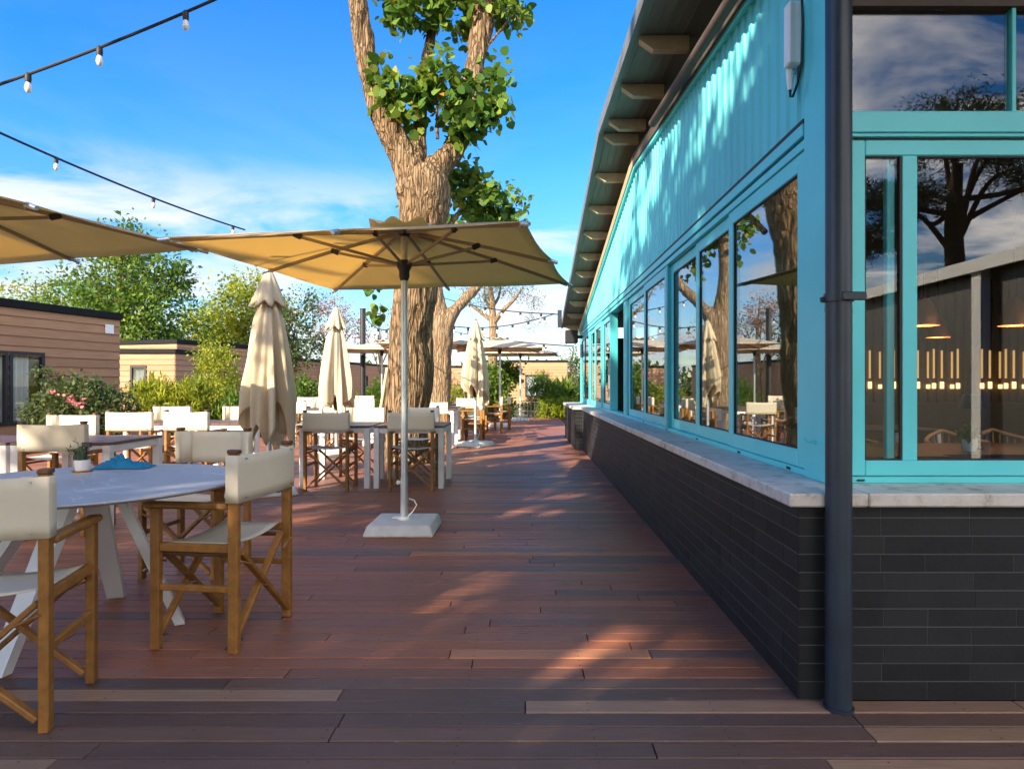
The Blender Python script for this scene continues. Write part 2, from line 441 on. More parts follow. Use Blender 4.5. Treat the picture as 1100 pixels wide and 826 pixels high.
def clumped(center, radius, n_clumps, per, spread, shell=0.35):
    """leaf centres in small clumps through an ellipsoid, leaving gaps"""
    out = []; outw = []; tt = []
    center = np.array(center); radius = np.array(radius)
    for i in range(n_clumps):
        d = rng.normal(size=3); d /= np.linalg.norm(d)
        r = shell + (1 - shell) * rng.random() ** 0.6
        c = center + d * radius * r
        k = max(3, int(per * (0.5 + rng.random())))
        pts = c + rng.normal(size=(k, 3)) * spread * (0.6 + 0.8 * rng.random())
        out.append(pts); outw.append(np.tile(d * 0.6, (k, 1)))
        tt.append(np.clip(rng.random() * 0.55 + rng.random(k) * 0.45, 0, 1))
    return np.concatenate(out), np.concatenate(outw), np.concatenate(tt)

def foliage(name, blobs, size, mat, parent, shape=LEAF_OVAL, gap=None, **kw):
    """blobs: (center, radius, n_clumps, leaves per clump, spread)"""
    cs, ws, ts = [], [], []
    for bl in blobs:
        a, w, t = clumped(*bl); cs.append(a); ws.append(w); ts.append(t)
    C = np.concatenate(cs); W = np.concatenate(ws); T = np.concatenate(ts)
    if gap is not None:
        k = ~gap(C + np.array(parent.location)); C, W, T = C[k], W[k], T[k]
    V, F = leaves(C, size, shape, outward=W, **kw)
    me = arrays_mesh(name, V, F, mat, np.repeat(T, len(shape)))
    return link(bpy.data.objects.new(name, me), parent)

# ------------------------------------------------------------------ camera, world, sun
cam = bpy.data.cameras.new('camera'); co = bpy.data.objects.new('camera', cam); COL.objects.link(co)
co.location = (0, 0, 1.17); co.rotation_euler = (R(90), 0, 0)
cam.sensor_width = 36; cam.lens = 700 / 1100 * 36; cam.shift_x = -15 / 1100
cam.clip_start = 0.05; cam.clip_end = 2000
S.camera = co

SUN_AZ = math.atan2(-0.8, -0.62)      # horizontal direction TOWARDS the sun, atan2(y, x)
SUN_EL = R(25)
to_sun = Vector((math.cos(SUN_AZ) * math.cos(SUN_EL), math.sin(SUN_AZ) * math.cos(SUN_EL), math.sin(SUN_EL)))
sl = bpy.data.lights.new('sun', 'SUN'); so = bpy.data.objects.new('sun', sl); COL.objects.link(so)
sl.energy = 2.0; sl.angle = R(0.6); sl.color = (1.0, 0.84, 0.62)
so.rotation_euler = (-to_sun).to_track_quat('-Z', 'Y').to_euler()
so.location = (-10, -12, 12)

W = bpy.data.worlds.new('World'); S.world = W; W.use_nodes = True
nt = W.node_tree; bg = nt.nodes['Background']
sky = nt.nodes.new('ShaderNodeTexSky'); sky.sky_type = 'NISHITA'; sky.sun_disc = False
sky.sun_elevation = SUN_EL; sky.sun_rotation = PI / 2 - SUN_AZ
sky.air_density = 1.0; sky.dust_density = 0.1; sky.ozone_density = 2.5
hs = nt.nodes.new('ShaderNodeHueSaturation'); hs.inputs['Saturation'].default_value = 1.42; hs.inputs['Hue'].default_value = 0.510; hs.inputs['Value'].default_value = 0.37
nt.links.new(sky.outputs[0], hs.inputs['Color'])
tc = nt.nodes.new('ShaderNodeTexCoord'); sep = nt.nodes.new('ShaderNodeSeparateXYZ'); nt.links.new(tc.outputs['Generated'], sep.inputs[0])
zz = nt.nodes.new('ShaderNodeMath'); zz.operation = 'ADD'; zz.inputs[1].default_value = 0.12; nt.links.new(sep.outputs[2], zz.inputs[0])
zm = nt.nodes.new('ShaderNodeMath'); zm.operation = 'MAXIMUM'; zm.inputs[1].default_value = 0.03; nt.links.new(zz.outputs[0], zm.inputs[0])
dv = nt.nodes.new('ShaderNodeVectorMath'); dv.operation = 'DIVIDE'
cb = nt.nodes.new('ShaderNodeCombineXYZ')
for i in range(3): nt.links.new(zm.outputs[0], cb.inputs[i])
nt.links.new(tc.outputs['Generated'], dv.inputs[0]); nt.links.new(cb.outputs[0], dv.inputs[1])
cn = nt.nodes.new('ShaderNodeTexNoise'); cn.inputs['Scale'].default_value = 1.15; cn.inputs['Detail'].default_value = 9; cn.inputs['Roughness'].default_value = 0.58; cn.inputs['Distortion'].default_value = 0.5
nt.links.new(dv.outputs[0], cn.inputs['Vector'])
cm = ramp(nt, cn.outputs['Fac'], [(0.43, (0, 0, 0)), (0.60, (1, 1, 1))])
# clouds lie in a low band, thin out overhead
lowb = ramp(nt, sep.outputs[2], [(0.0, (1, 1, 1)), (0.22, (0.9,) * 3), (0.31, (0.06,) * 3), (0.6, (0.0,) * 3)])
# behind the camera (-Y) the sky is cloudier higher up
beh = nt.nodes.new('ShaderNodeMath'); beh.operation = 'MULTIPLY'; beh.inputs[1].default_value = -1.0; nt.links.new(sep.outputs[1], beh.inputs[0])
behr = ramp(nt, beh.outputs[0], [(0.0, (0, 0, 0)), (0.3, (0.85,) * 3)])
band = nt.nodes.new('ShaderNodeMix'); band.data_type = 'RGBA'; band.blend_type = 'LIGHTEN'; band.inputs[0].default_value = 1
nt.links.new(lowb, band.inputs[6]); nt.links.new(behr, band.inputs[7])
fac = nt.nodes.new('ShaderNodeMix'); fac.data_type = 'RGBA'; fac.blend_type = 'MULTIPLY'; fac.inputs[0].default_value = 1
nt.links.new(cm, fac.inputs[6]); nt.links.new(band.outputs[2], fac.inputs[7])
hor = ramp(nt, sep.outputs[2], [(0.0, (0.50, 0.52, 0.56)), (0.30, (0.95, 0.95, 0.95))])
skyc = mixc(nt, 1.0, hs.outputs[0], hor, 'MULTIPLY')
cloudc = mixc(nt, behr, (1.08, 1.12, 1.22), (6.0, 5.3, 4.6))  # clouds behind the camera made overbright and warm to fill the shade
final = mixc(nt, fac.outputs[2], skyc, cloudc)
nt.links.new(final, bg.inputs['Color'])
bg.inputs['Strength'].default_value = 0.15

S.view_settings.view_transform = 'Standard'; S.view_settings.look = 'None'
S.view_settings.exposure = 2.7; S.view_settings.gamma = 1.0; S.view_settings.use_curve_mapping = False
S.cycles.use_denoising = True
S.cycles.max_bounces = 10; S.cycles.transparent_max_bounces = 24; S.cycles.glossy_bounces = 5
S.cycles.transmission_bounces = 6; S.cycles.caustics_reflective = False; S.cycles.caustics_refractive = False
S.cycles.sample_clamp_indirect = 6

# ------------------------------------------------------------------ ground and deck
g = MB(); g.add([(-400, -400, -0.16), (400, -400, -0.16), (400, 600, -0.16), (-400, 600, -0.16)], [(0, 1, 2, 3)])
tag(g.build('ground', M['ground']), kind='structure')

def build_deck():
    V = []; F = []; Cc = []
    pitch = 0.0932; gap = 0.006; h = 0.03; ch = 0.0035
    y = -3.0 - (-3.0 % pitch); rows = []
    y0 = 2.416 - 60 * pitch
    red = [(0.245, 0.090, 0.048), (0.215, 0.084, 0.048), (0.270, 0.098, 0.048), (0.230, 0.096, 0.057), (0.195, 0.080, 0.048)]
    dark = [(0.118, 0.070, 0.054), (0.135, 0.080, 0.060), (0.100, 0.062, 0.050), (0.150, 0.090, 0.066)]
    tan = [(0.33, 0.20, 0.12), (0.28, 0.17, 0.11), (0.25, 0.16, 0.11)]
    r = random.Random(11)
    for i in range(int((23.2 - y0) / pitch)):
        ya = y0 + i * pitch + gap / 2; yb = ya + pitch - gap
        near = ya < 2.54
        x1 = 9.0 if ya < 2.40 else 1.15
        xs = -12.5 - r.random() * 2
        while xs < x1:
            L = r.choice([1.2, 1.8, 1.8, 2.4, 2.4, 3.0])
            xe = min(xs + L, x1)
            strip = abs(ya + pitch / 2 - 2.82) < pitch / 2
            if strip and xs < -0.33 < xe: xe = -0.33
            elif strip and abs(xs + 0.33) < 1e-6: xe = 0.54
            u = r.random()
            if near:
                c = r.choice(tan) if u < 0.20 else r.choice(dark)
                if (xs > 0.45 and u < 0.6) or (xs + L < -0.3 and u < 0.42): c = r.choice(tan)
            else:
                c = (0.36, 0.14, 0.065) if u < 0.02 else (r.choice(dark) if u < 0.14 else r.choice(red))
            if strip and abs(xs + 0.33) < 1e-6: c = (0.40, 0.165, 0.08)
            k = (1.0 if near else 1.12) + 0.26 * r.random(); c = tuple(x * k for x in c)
            xa = xs + 0.002; xb = xe - 0.002
            if xb - xa > 0.02:
                o = len(V); z = r.uniform(-0.0012, 0.0012)
                V += [(xa, ya, -h), (xb, ya, -h), (xb, yb, -h), (xa, yb, -h),
                      (xa, ya, z - ch), (xb, ya, z - ch), (xb, yb, z - ch), (xa, yb, z - ch),
                      (xa + .001, ya + ch, z), (xb - .001, ya + ch, z), (xb - .001, yb - ch, z), (xa + .001, yb - ch, z)]
                for q in ((0, 1, 5, 4), (1, 2, 6, 5), (2, 3, 7, 6), (3, 0, 4, 7), (4, 5, 9, 8), (5, 6, 10, 9), (6, 7, 11, 10), (7, 4, 8, 11), (8, 9, 10, 11)):
                    F.append(tuple(o + t for t in q))
                Cc += [(*c, 1)] * 12
            xs = xe
    me = bpy.data.meshes.new('deck'); me.from_pydata(V, [], F); me.update()
    ca = me.color_attributes.new('tint_col', 'FLOAT_COLOR', 'POINT')
    ca.data.foreach_set('color', np.array(Cc, dtype=np.float32).ravel())
    me.materials.append(M['deck'])
    return tag(link(bpy.data.objects.new('deck', me)), kind='structure')
build_deck()
b = MB(); b.box(-14.5, 9.0, -3.2, 23.2, -0.15, -0.05)
tag(b.build('deck_underlay', M['soil']), kind='structure')

# ------------------------------------------------------------------ restaurant building
bld = thing('restaurant_building', 'turquoise restaurant with black brick base, corrugated cladding and a row of windows', 'building', (1.2, 2.6, 0))
B0 = Vector((1.2, 2.6, 0))
def bpart(mb, name, mat, parent=None):
    o = mb.build(name, mat, parent or bld)
    if parent is None: o.matrix_parent_inverse = Matrix.Translation(-B0)
    return o
WX = 1.2; FY = 2.6; END = 14.6
# brick base: individual bricks with thin joints
mb = MB()
def brick_face(origin, dirv, nrm, L, H, rowh=0.0675, blen=0.33):
    origin = Vector(origin); d = Vector(dirv); n = Vector(nrm)
    rr = random.Random(int(L * 100))
    z = 0.0; row = 0
    while z < H - 0.01:
        z2 = min(z + rowh, H)
        s = -(blen / 2 if row % 2 else 0) - rr.random() * 0.02
        while s < L:
            e = s + (blen if rr.random() < 0.75 else blen / 2)
            a = max(s, 0) + 0.0015; c = min(e, L) - 0.0015
            if c - a > 0.01:
                o2 = rr.uniform(-0.0006, 0.0006) + 0.0016
                p = [origin + d * a + Vector((0, 0, z + 0.0022)), origin + d * c + Vector((0, 0, z + 0.0022))]
                q = [x + n * o2 for x in p]
                zt = Vector((0, 0, z2 - z - 0.0044))
                mb.hexa([p[0], p[1], q[1] , q[0], p[0] + zt, p[1] + zt, q[1] + zt, q[0] + zt], rr.random() * 0.14 + 0.001)
            s = e
        z = z2; row += 1
SB = 0.722
mb.box(1.015, 1.30, 2.423, 11.6, 0.0, SB - 0.002, 0, 1.0)          # mortar core, long side
mb.box(1.301, 9.0, 2.423, 2.60, 0.0, SB - 0.002, 0, 1.0)
mb.box(0.877, 1.30, 11.607, END, 0.0, SB - 0.002, 0, 1.0)
brick_face((1.015, 2.4165, 0), (0, 1, 0), (-1, 0, 0), 9.18, SB)
brick_face((1.0085, 2.423, 0), (1, 0, 0), (0, -1, 0), 7.9, SB)
brick_face((0.877, 11.60, 0), (0, 1, 0), (-1, 0, 0), END - 11.6, SB)
brick_face((0.8705, 11.607, 0), (1, 0, 0), (0, -1, 0), 0.14, SB)
bpart(mb, 'brick_base', M['brick'])
# stone sill (mitred L plus the far step)
ST = 0.772
mb = MB()
mb.box(0.962, WX + 0.05, 2.375, 11.55, SB, ST, 0.006)
mb.box(0.825, WX + 0.05, 11.552, END + 0.05, SB, ST, 0.006)
mb.box(WX + 0.052, 9.0, 2.375, FY + 0.05, SB, ST, 0.006)
bpart(mb, 'sill', M['sill'])
# corner post and teal carcass
mb = MB()
mb.box(WX, WX + 0.097, FY, FY + 0.215, ST, 3.2, 0.004)
bpart(mb, 'corner_post', M['teal'])
mb = MB()
mb.box(WX + 0.01, WX + 0.12, FY + 0.217, END, ST, 0.80, 0.004)              # bottom rail, side
mb.box(WX + 0.004, WX + 0.12, FY + 0.217, END, 2.192, 2.232, 0.003)
mb.box(WX - 0.006, WX + 0.12, FY + 0.217, END, 2.243, 2.298, 0.003)
bpart(mb, 'window_rail', M['teal'])
mb = MB()
mb.box(WX + 0.02, WX + 0.12, FY + 0.217, END, 2.2325, 2.2425)
mb.box(WX - 0.003, WX + 0.12, FY + 0.217, END, 2.2985, 2.318)
bpart(mb, 'rail_gasket', M['gasket'])
# roof profile
PR = [(3.0, 3.17), (7.09, 3.52), (END, 2.215)]
def wall_top(y):
    if y < 7.09: return 3.17 + (y - 3.0) * (3.52 - 3.17) / 4.09
    return 3.52 + (y - 7.09) * (2.215 - 3.52) / (END - 7.09)
# corrugated cladding
mb = MB()
vs = []; fs = []
y = FY + 0.217; cols = []
P = 0.118
while y < END:
    for dy, dx in ((0, 0), (0.060, 0), (0.070, -0.012), (0.106, -0.012)):
        if y + dy < END: cols.append((y + dy, WX + 0.012 + dx))
    y += P
cols.append((END, WX + 0.012))
for yy, xx in cols:
    zt = max(wall_top(yy), 2.33)
    vs += [(xx, yy, 2.318), (xx, yy, zt)]
for i in range(len(cols) - 1): fs.append((2 * i, 2 * i + 2, 2 * i + 3, 2 * i + 1))
mb.add(vs, fs)
bpart(mb, 'cladding', M['clad'])
mb = MB()                                                             # backing wall behind the cladding
ys = [FY + 0.217, 7.09, END]
vs = []; fs = []
for yy in ys:
    zt = wall_top(yy) + 0.2
    vs += [(WX + 0.03, yy, 2.32), (WX + 0.03, yy, zt), (WX + 0.12, yy, zt), (WX + 0.12, yy, 2.32)]
for i in range(2):
    for k in range(4): fs.append((4 * i + k, 4 * i + (k + 1) % 4, 4 * i + 4 + (k + 1) % 4, 4 * i + 4 + k))
fs += [(0, 1, 2, 3), (8, 9, 10, 11)]
mb.add(vs, fs)
mb.box(WX + 0.02, WX + 0.14, END + 0.001, END + 0.1, 0.80, 2.9)
bpart(mb, 'upper_wall', M['beam_dark'])
# top trim flashing of the cladding
mb = MB()
for (a, za), (c, zc) in (((FY + 0.22, wall_top(FY + 0.22)), (7.09, 3.52)), ((7.09, 3.52), (END, 2.215))):
    mb.bar((WX - 0.005, a, za + 0.012), (WX - 0.005, c, zc + 0.012), 0.05, 0.05, c=0.003)
bpart(mb, 'cladding_trim', M['teal'])
mb = MB()
mb.bar((WX - 0.018, 7.10, 3.60), (WX - 0.018, END, 2.29), 0.05, 0.11)
bpart(mb, 'barge_board', M['rafter'])
mb = MB()
mb.bar((WX - 0.018, FY + 0.0, 3.20), (WX - 0.018, 7.09, 3.60), 0.05, 0.11)
bpart(mb, 'wall_plate', M['beam_dark'])
# windows of the side
def frame_rect(mb, x0, x1, y0, y1, z0, z1, w, c=0.004):
    """rectangular frame lying in a plane of constant x (x0..x1 thick)"""
    mb.box(x0, x1, y0, y0 + w, z0, z1, c); mb.box(x0, x1, y1 - w, y1, z0, z1, c)
    mb.box(x0, x1, y0 + w + .0005, y1 - w - .0005, z0, z0 + w, c); mb.box(x0, x1, y0 + w + .0005, y1 - w - .0005, z1 - w, z1, c)
panes = [(2.835, 3.90, 0.0), (3.86, 4.72, 0.018), (4.68, 5.60, 0.034), (5.63, 6.70, 0.0), (6.66, 7.80, 0.018), (7.95, 8.10, 0.0), (9.42, 10.45, 0.018), (10.5, 11.5, 0.0), (11.46, 12.46, 0.018), (12.54, 13.5, 0.0), (13.46, 14.45, 0.018)]
for (a, c, off) in panes:
    fr = MB(); x0 = WX + 0.012 + off; w = 0.078
    frame_rect(fr, x0, x0 + 0.032, a, c, 0.803, 2.189, w if c - a > 0.4 else 0.05)
    fo = bpart(fr, 'window', M['teal'])
    if c - a > 0.4:
        gk = MB(); frame_rect(gk, x0 + 0.008, x0 + 0.03, a + w, c - w, 0.803 + w, 2.189 - w, 0.006, 0)
        g1 = gk.build('gasket', M['gasket'], fo)
        pn = MB(); pn.box(x0 + 0.014, x0 + 0.022, a + w - 0.002, c - w + 0.002, 0.803 + w - 0.002, 2.189 - w + 0.002)
        pn.build('pane', M['glass'], fo)
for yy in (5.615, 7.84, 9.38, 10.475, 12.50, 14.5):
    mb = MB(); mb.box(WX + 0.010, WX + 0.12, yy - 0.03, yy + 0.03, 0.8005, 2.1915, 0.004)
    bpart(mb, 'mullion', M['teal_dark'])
for yy in (3.0, 3.7, 4.6, 5.6, 6.7):                                  # drain slots and a small hook
    mb = MB(); mb.box(WX + 0.006, WX + 0.012, yy - 0.02, yy + 0.02, 0.781, 0.792); bpart(mb, 'drain_slot', M['gasket'])
mb = MB(); mb.box(1.33, 1.36, FY + 0.016, FY + 0.022, 0.782, 0.789); bpart(mb, 'drain_slot', M['gasket'])
mb = MB(); mb.tube([(WX - 0.001, 2.70, 0.93), (WX - 0.03, 2.70, 0.935), (WX - 0.045, 2.70, 0.955)], 0.007, 8)
bpart(mb, 'hook', M['teal'])
# front facade (faces the camera side)
def frame_front(mb, y0, y1, x0, x1, z0, z1, w, c=0.004):
    mb.box(x0, x0 + w, y0, y1, z0, z1, c); mb.box(x1 - w, x1, y0, y1, z0, z1, c)
    mb.box(x0 + w + .0005, x1 - w - .0005, y0, y1, z0, z0 + w, c); mb.box(x0 + w + .0005, x1 - w - .0005, y0, y1, z1 - w, z1, c)
mb = MB()
mb.box(WX + 0.0975, 9.0, FY + 0.02, FY + 0.14, ST, 0.80, 0.004)
mb.box(WX + 0.0975, 9.0, FY + 0.006, FY + 0.14, 2.178, 2.264, 0.004)
mb.box(WX + 0.0975, 9.0, FY + 0.012, FY + 0.14, 2.163, 2.176, 0.002)
bpart(mb, 'front_rail', M['teal'])
mb = MB(); mb.box(WX + 0.0975, 9.0, FY + 0.03, FY + 0.14, 2.154, 2.162)
mb.box(WX + 0.0975, 9.0, FY + 0.01, FY + 0.14, 2.685, 3.2)
bpart(mb, 'front_lintel', M['beam_dark'])
xx = WX + 0.10
for i in range(4):
    w_ = 1.86
    for j, (a, c, off, wl) in enumerate(((xx, xx + 0.30, 0.012, 0.05), (xx + 0.235, xx + 1.86, 0.05, 0.075))):
        pass
    fr = MB(); frame_front(fr, FY + 0.015, FY + 0.05, xx, xx + 0.94, 0.803, 2.150, 0.062)
    # sliding leaf behind: its stile crosses the first glass
    f1 = bpart(fr, 'front_window', M['teal'])
    st = MB(); st.box(xx + 0.165, xx + 0.197, FY + 0.045, FY + 0.075, 0.866, 2.087, 0.003); st.build('stile', M['teal'], f1)
    st = MB(); st.box(xx + 0.213, xx + 0.272, FY + 0.017, FY + 0.0285, 0.8655, 2.0875, 0.002); st.build('stile', M['teal'], f1)
    gk = MB(); gk.box(xx + 0.203, xx + 0.2125, FY + 0.019, FY + 0.0285, 0.866, 2.087); frame_front(gk, FY + 0.022, FY + 0.048, xx + 0.062, xx + 0.878, 0.865, 2.088, 0.006, 0)
    gk.build('gasket', M['gasket'], f1)
    pn = MB(); pn.box(xx + 0.06, xx + 0.88, FY + 0.030, FY + 0.038, 0.863, 2.09)
    pn.build('pane', M['glass_front'], f1)
    xx += 0.96
xx = WX + 0.10
for i in range(4):
    fr = MB(); fr.box(xx + 0.655, xx + 0.672, FY + 0.02, FY + 0.06, 2.265, 2.684, .002)
    f1 = bpart(fr, 'transom_window', M['teal'])
    pn = MB(); pn.box(xx - 0.002, xx + 0.656, FY + 0.036, FY + 0.044, 2.2645, 2.6845)
    pn.build('pane', M['glass_front'], f1)
    xx += 0.674
# roof with soffit, purlins, fascia
XF = 0.83
SF = [(1.0, 3.59), (7.1, 3.925), (14.7, 2.45)]
def soff(y):
    for (a, za), (c, zc) in zip(SF, SF[1:]):
        if y <= c: return za + (y - a) * (zc - za) / (c - a)
    return SF[-1][1]
mb = MB()
for (a, za), (c, zc) in zip(SF, SF[1:]):
    mb.hexa([(XF, a, za), (9, a, za), (9, c, zc), (XF, c, zc), (XF, a, za + 0.09), (9, a, za + 0.09), (9, c, zc + 0.09), (XF, c, zc + 0.09)])
    # standing seams of the soffit sheet
    for k in range(5):
        x = XF + 0.05 + k * 0.075
        mb.hexa([(x, a, za - 0.008), (x + 0.012, a, za - 0.008), (x + 0.012, c, zc - 0.008), (x, c, zc - 0.008), (x, a, za - 0.0005), (x + .012, a, za - 0.0005), (x + .012, c, zc - 0.0005), (x, c, zc - 0.0005)])
roof = bpart(mb, 'roof', M['soffit'])
mb = MB()
for (a, za), (c, zc) in zip(SF, SF[1:]):
    mb.hexa([(XF - 0.035, a, za - 0.02), (XF - 0.002, a, za - 0.02), (XF - 0.002, c, zc - 0.02), (XF - 0.035, c, zc - 0.02), (XF - 0.035, a, za + 0.11), (XF - 0.002, a, za + 0.11), (XF - 0.002, c, zc + 0.11), (XF - 0.035, c, zc + 0.11)])
mb.build('fascia', M['fascia'], roof)
for i, yy in enumerate([2.5, 3.3, 4.1, 4.9, 5.8, 6.68, 7.12, 7.95, 8.8, 9.62, 10.43, 11.2, 12.0, 12.8, 13.6, 14.45]):
    z = soff(yy) - 0.012; hh = 0.105
    mb = MB(); x0 = XF + 0.03; x1 = WX + 0.028
    p = [(x0, z - 0.035), (x0 + 0.10, z - hh), (x1, z - hh), (x1, z), (x0, z)]
    vs = [(x, yy, zz_) for x, zz_ in p] + [(x, yy + 0.07, zz_) for x, zz_ in p]
    n = 5; fs = [tuple(range(n)), tuple(reversed(range(n, 2 * n)))] + [(k, (k + 1) % n, n + (k + 1) % n, n + k) for k in range(n)]
    mb.add(vs, fs); mb.build('purlin', M['rafter'], roof)
mb = MB()
ysw = [(2.6, 3.17), (7.09, 3.55)]
mb.tube([(1.10, 2.2, 3.19 - 0.08), (1.10, 5.66, 3.435)], 0.035, 14)
bpart(mb, 'duct_pipe', M['beam_dark'])
# interior shell
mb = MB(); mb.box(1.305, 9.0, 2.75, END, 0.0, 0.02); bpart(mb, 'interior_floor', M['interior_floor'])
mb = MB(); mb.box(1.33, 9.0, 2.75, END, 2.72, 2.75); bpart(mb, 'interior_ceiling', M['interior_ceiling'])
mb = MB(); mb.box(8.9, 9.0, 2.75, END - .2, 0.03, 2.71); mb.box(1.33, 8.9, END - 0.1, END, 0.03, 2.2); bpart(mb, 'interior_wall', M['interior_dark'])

# downpipe at the corner
dp = thing('downpipe', 'dark navy drainpipe standing in front of the turquoise building corner', 'drainpipe', (1.130, 2.355, 0))
mb = MB(); mb.tube([(0, 0, 0.0), (0, 0, 1.9), (0, 0, 3.5)], 0.045, 28); mb.build('pipe', M['navy'], dp)
mb = MB(); mb.tube([(0, 0, 0.001), (0, 0, 0.012)], 0.052, 24); mb.build('collar', M['navy'], dp)
mb = MB(); mb.tube([(0, 0, 1.468), (0, 0, 1.498)], 0.051, 28); mb.box(-0.012, 0.075, -0.055, -0.040, 1.468, 1.498, .003)
mb.bar((-0.03, 0.02, 1.480), (0.072, 0.25, 1.468), 0.016, 0.022); mb.bar((-0.035, 0.01, 1.480), (-0.062, 0.005, 1.476), 0.016, 0.02); mb.build('clamp', M['navy'], dp)

# white antenna box on the cladding, with cable
ab = thing('antenna_box', 'white antenna box with black cable mounted high on the turquoise cladding', 'antenna', (WX - 0.01, 2.83, 2.53))
mb = MB(); mb.box(-0.060, -0.004, -0.030, 0.03, 0.02, 0.29, 0.006); mb.build('housing', M['white_paint'], ab)
mb = MB(); mb.box(-0.035, -0.002, 0.032, 0.07, 0.0, 0.25, 0.004); mb.build('bracket', M['white_paint'], ab)
mb = MB(); mb.tube([(-0.03, 0.03, 0.02), (-0.03, 0.03, -0.02), (-0.03, 0.03, -0.07)], [0.013, 0.017, 0.011], 12); mb.build('connector', M['white_paint'], ab)
pts = [(-0.03, 0.03, -0.07), (-0.032, 0.025, -0.10), (-0.035, -0.01, -0.115), (-0.035, -0.06, -0.08), (-0.03, -0.09, 0.0), (-0.03, -0.10, 0.15), (-0.03, -0.085, 0.35), (-0.02, -0.06, 0.62)]
mb = MB(); mb.tube(pts, 0.0055, 8); mb.build('cable', M['cable'], ab)

# black lantern box and the blue bracket at the far end of the building
wl = thing('wall_lantern', 'black box lantern on the far end of the restaurant wall', 'lantern', (1.0, 13.9, 2.05))
mb = MB(); mb.box(-0.16, 0.10, -0.14, 0.14, 0.0, 0.27, 0.01); mb.build('lamp_housing', M['black_metal'], wl)
mb = MB(); mb.box(0.10, 0.205, -0.04, 0.04, 0.10, 0.16, 0.004); mb.build('mount', M['black_metal'], wl)
lb = thing('line_bracket', 'dark blue bracket on the roof edge that holds the light strings', 'bracket', (XF - 0.04, 14.4, 2.45))
mb = MB(); mb.box(-0.09, -0.0005, -0.04, 0.04, -0.02, 0.36, 0.005); mb.build('post', M['navy'], lb)
mb = MB(); mb.tube([(-0.09, 0, 0.27), (-0.16, 0, 0.27), (-0.19, 0, 0.29)], 0.012, 8); mb.build('hook', M['navy'], lb)

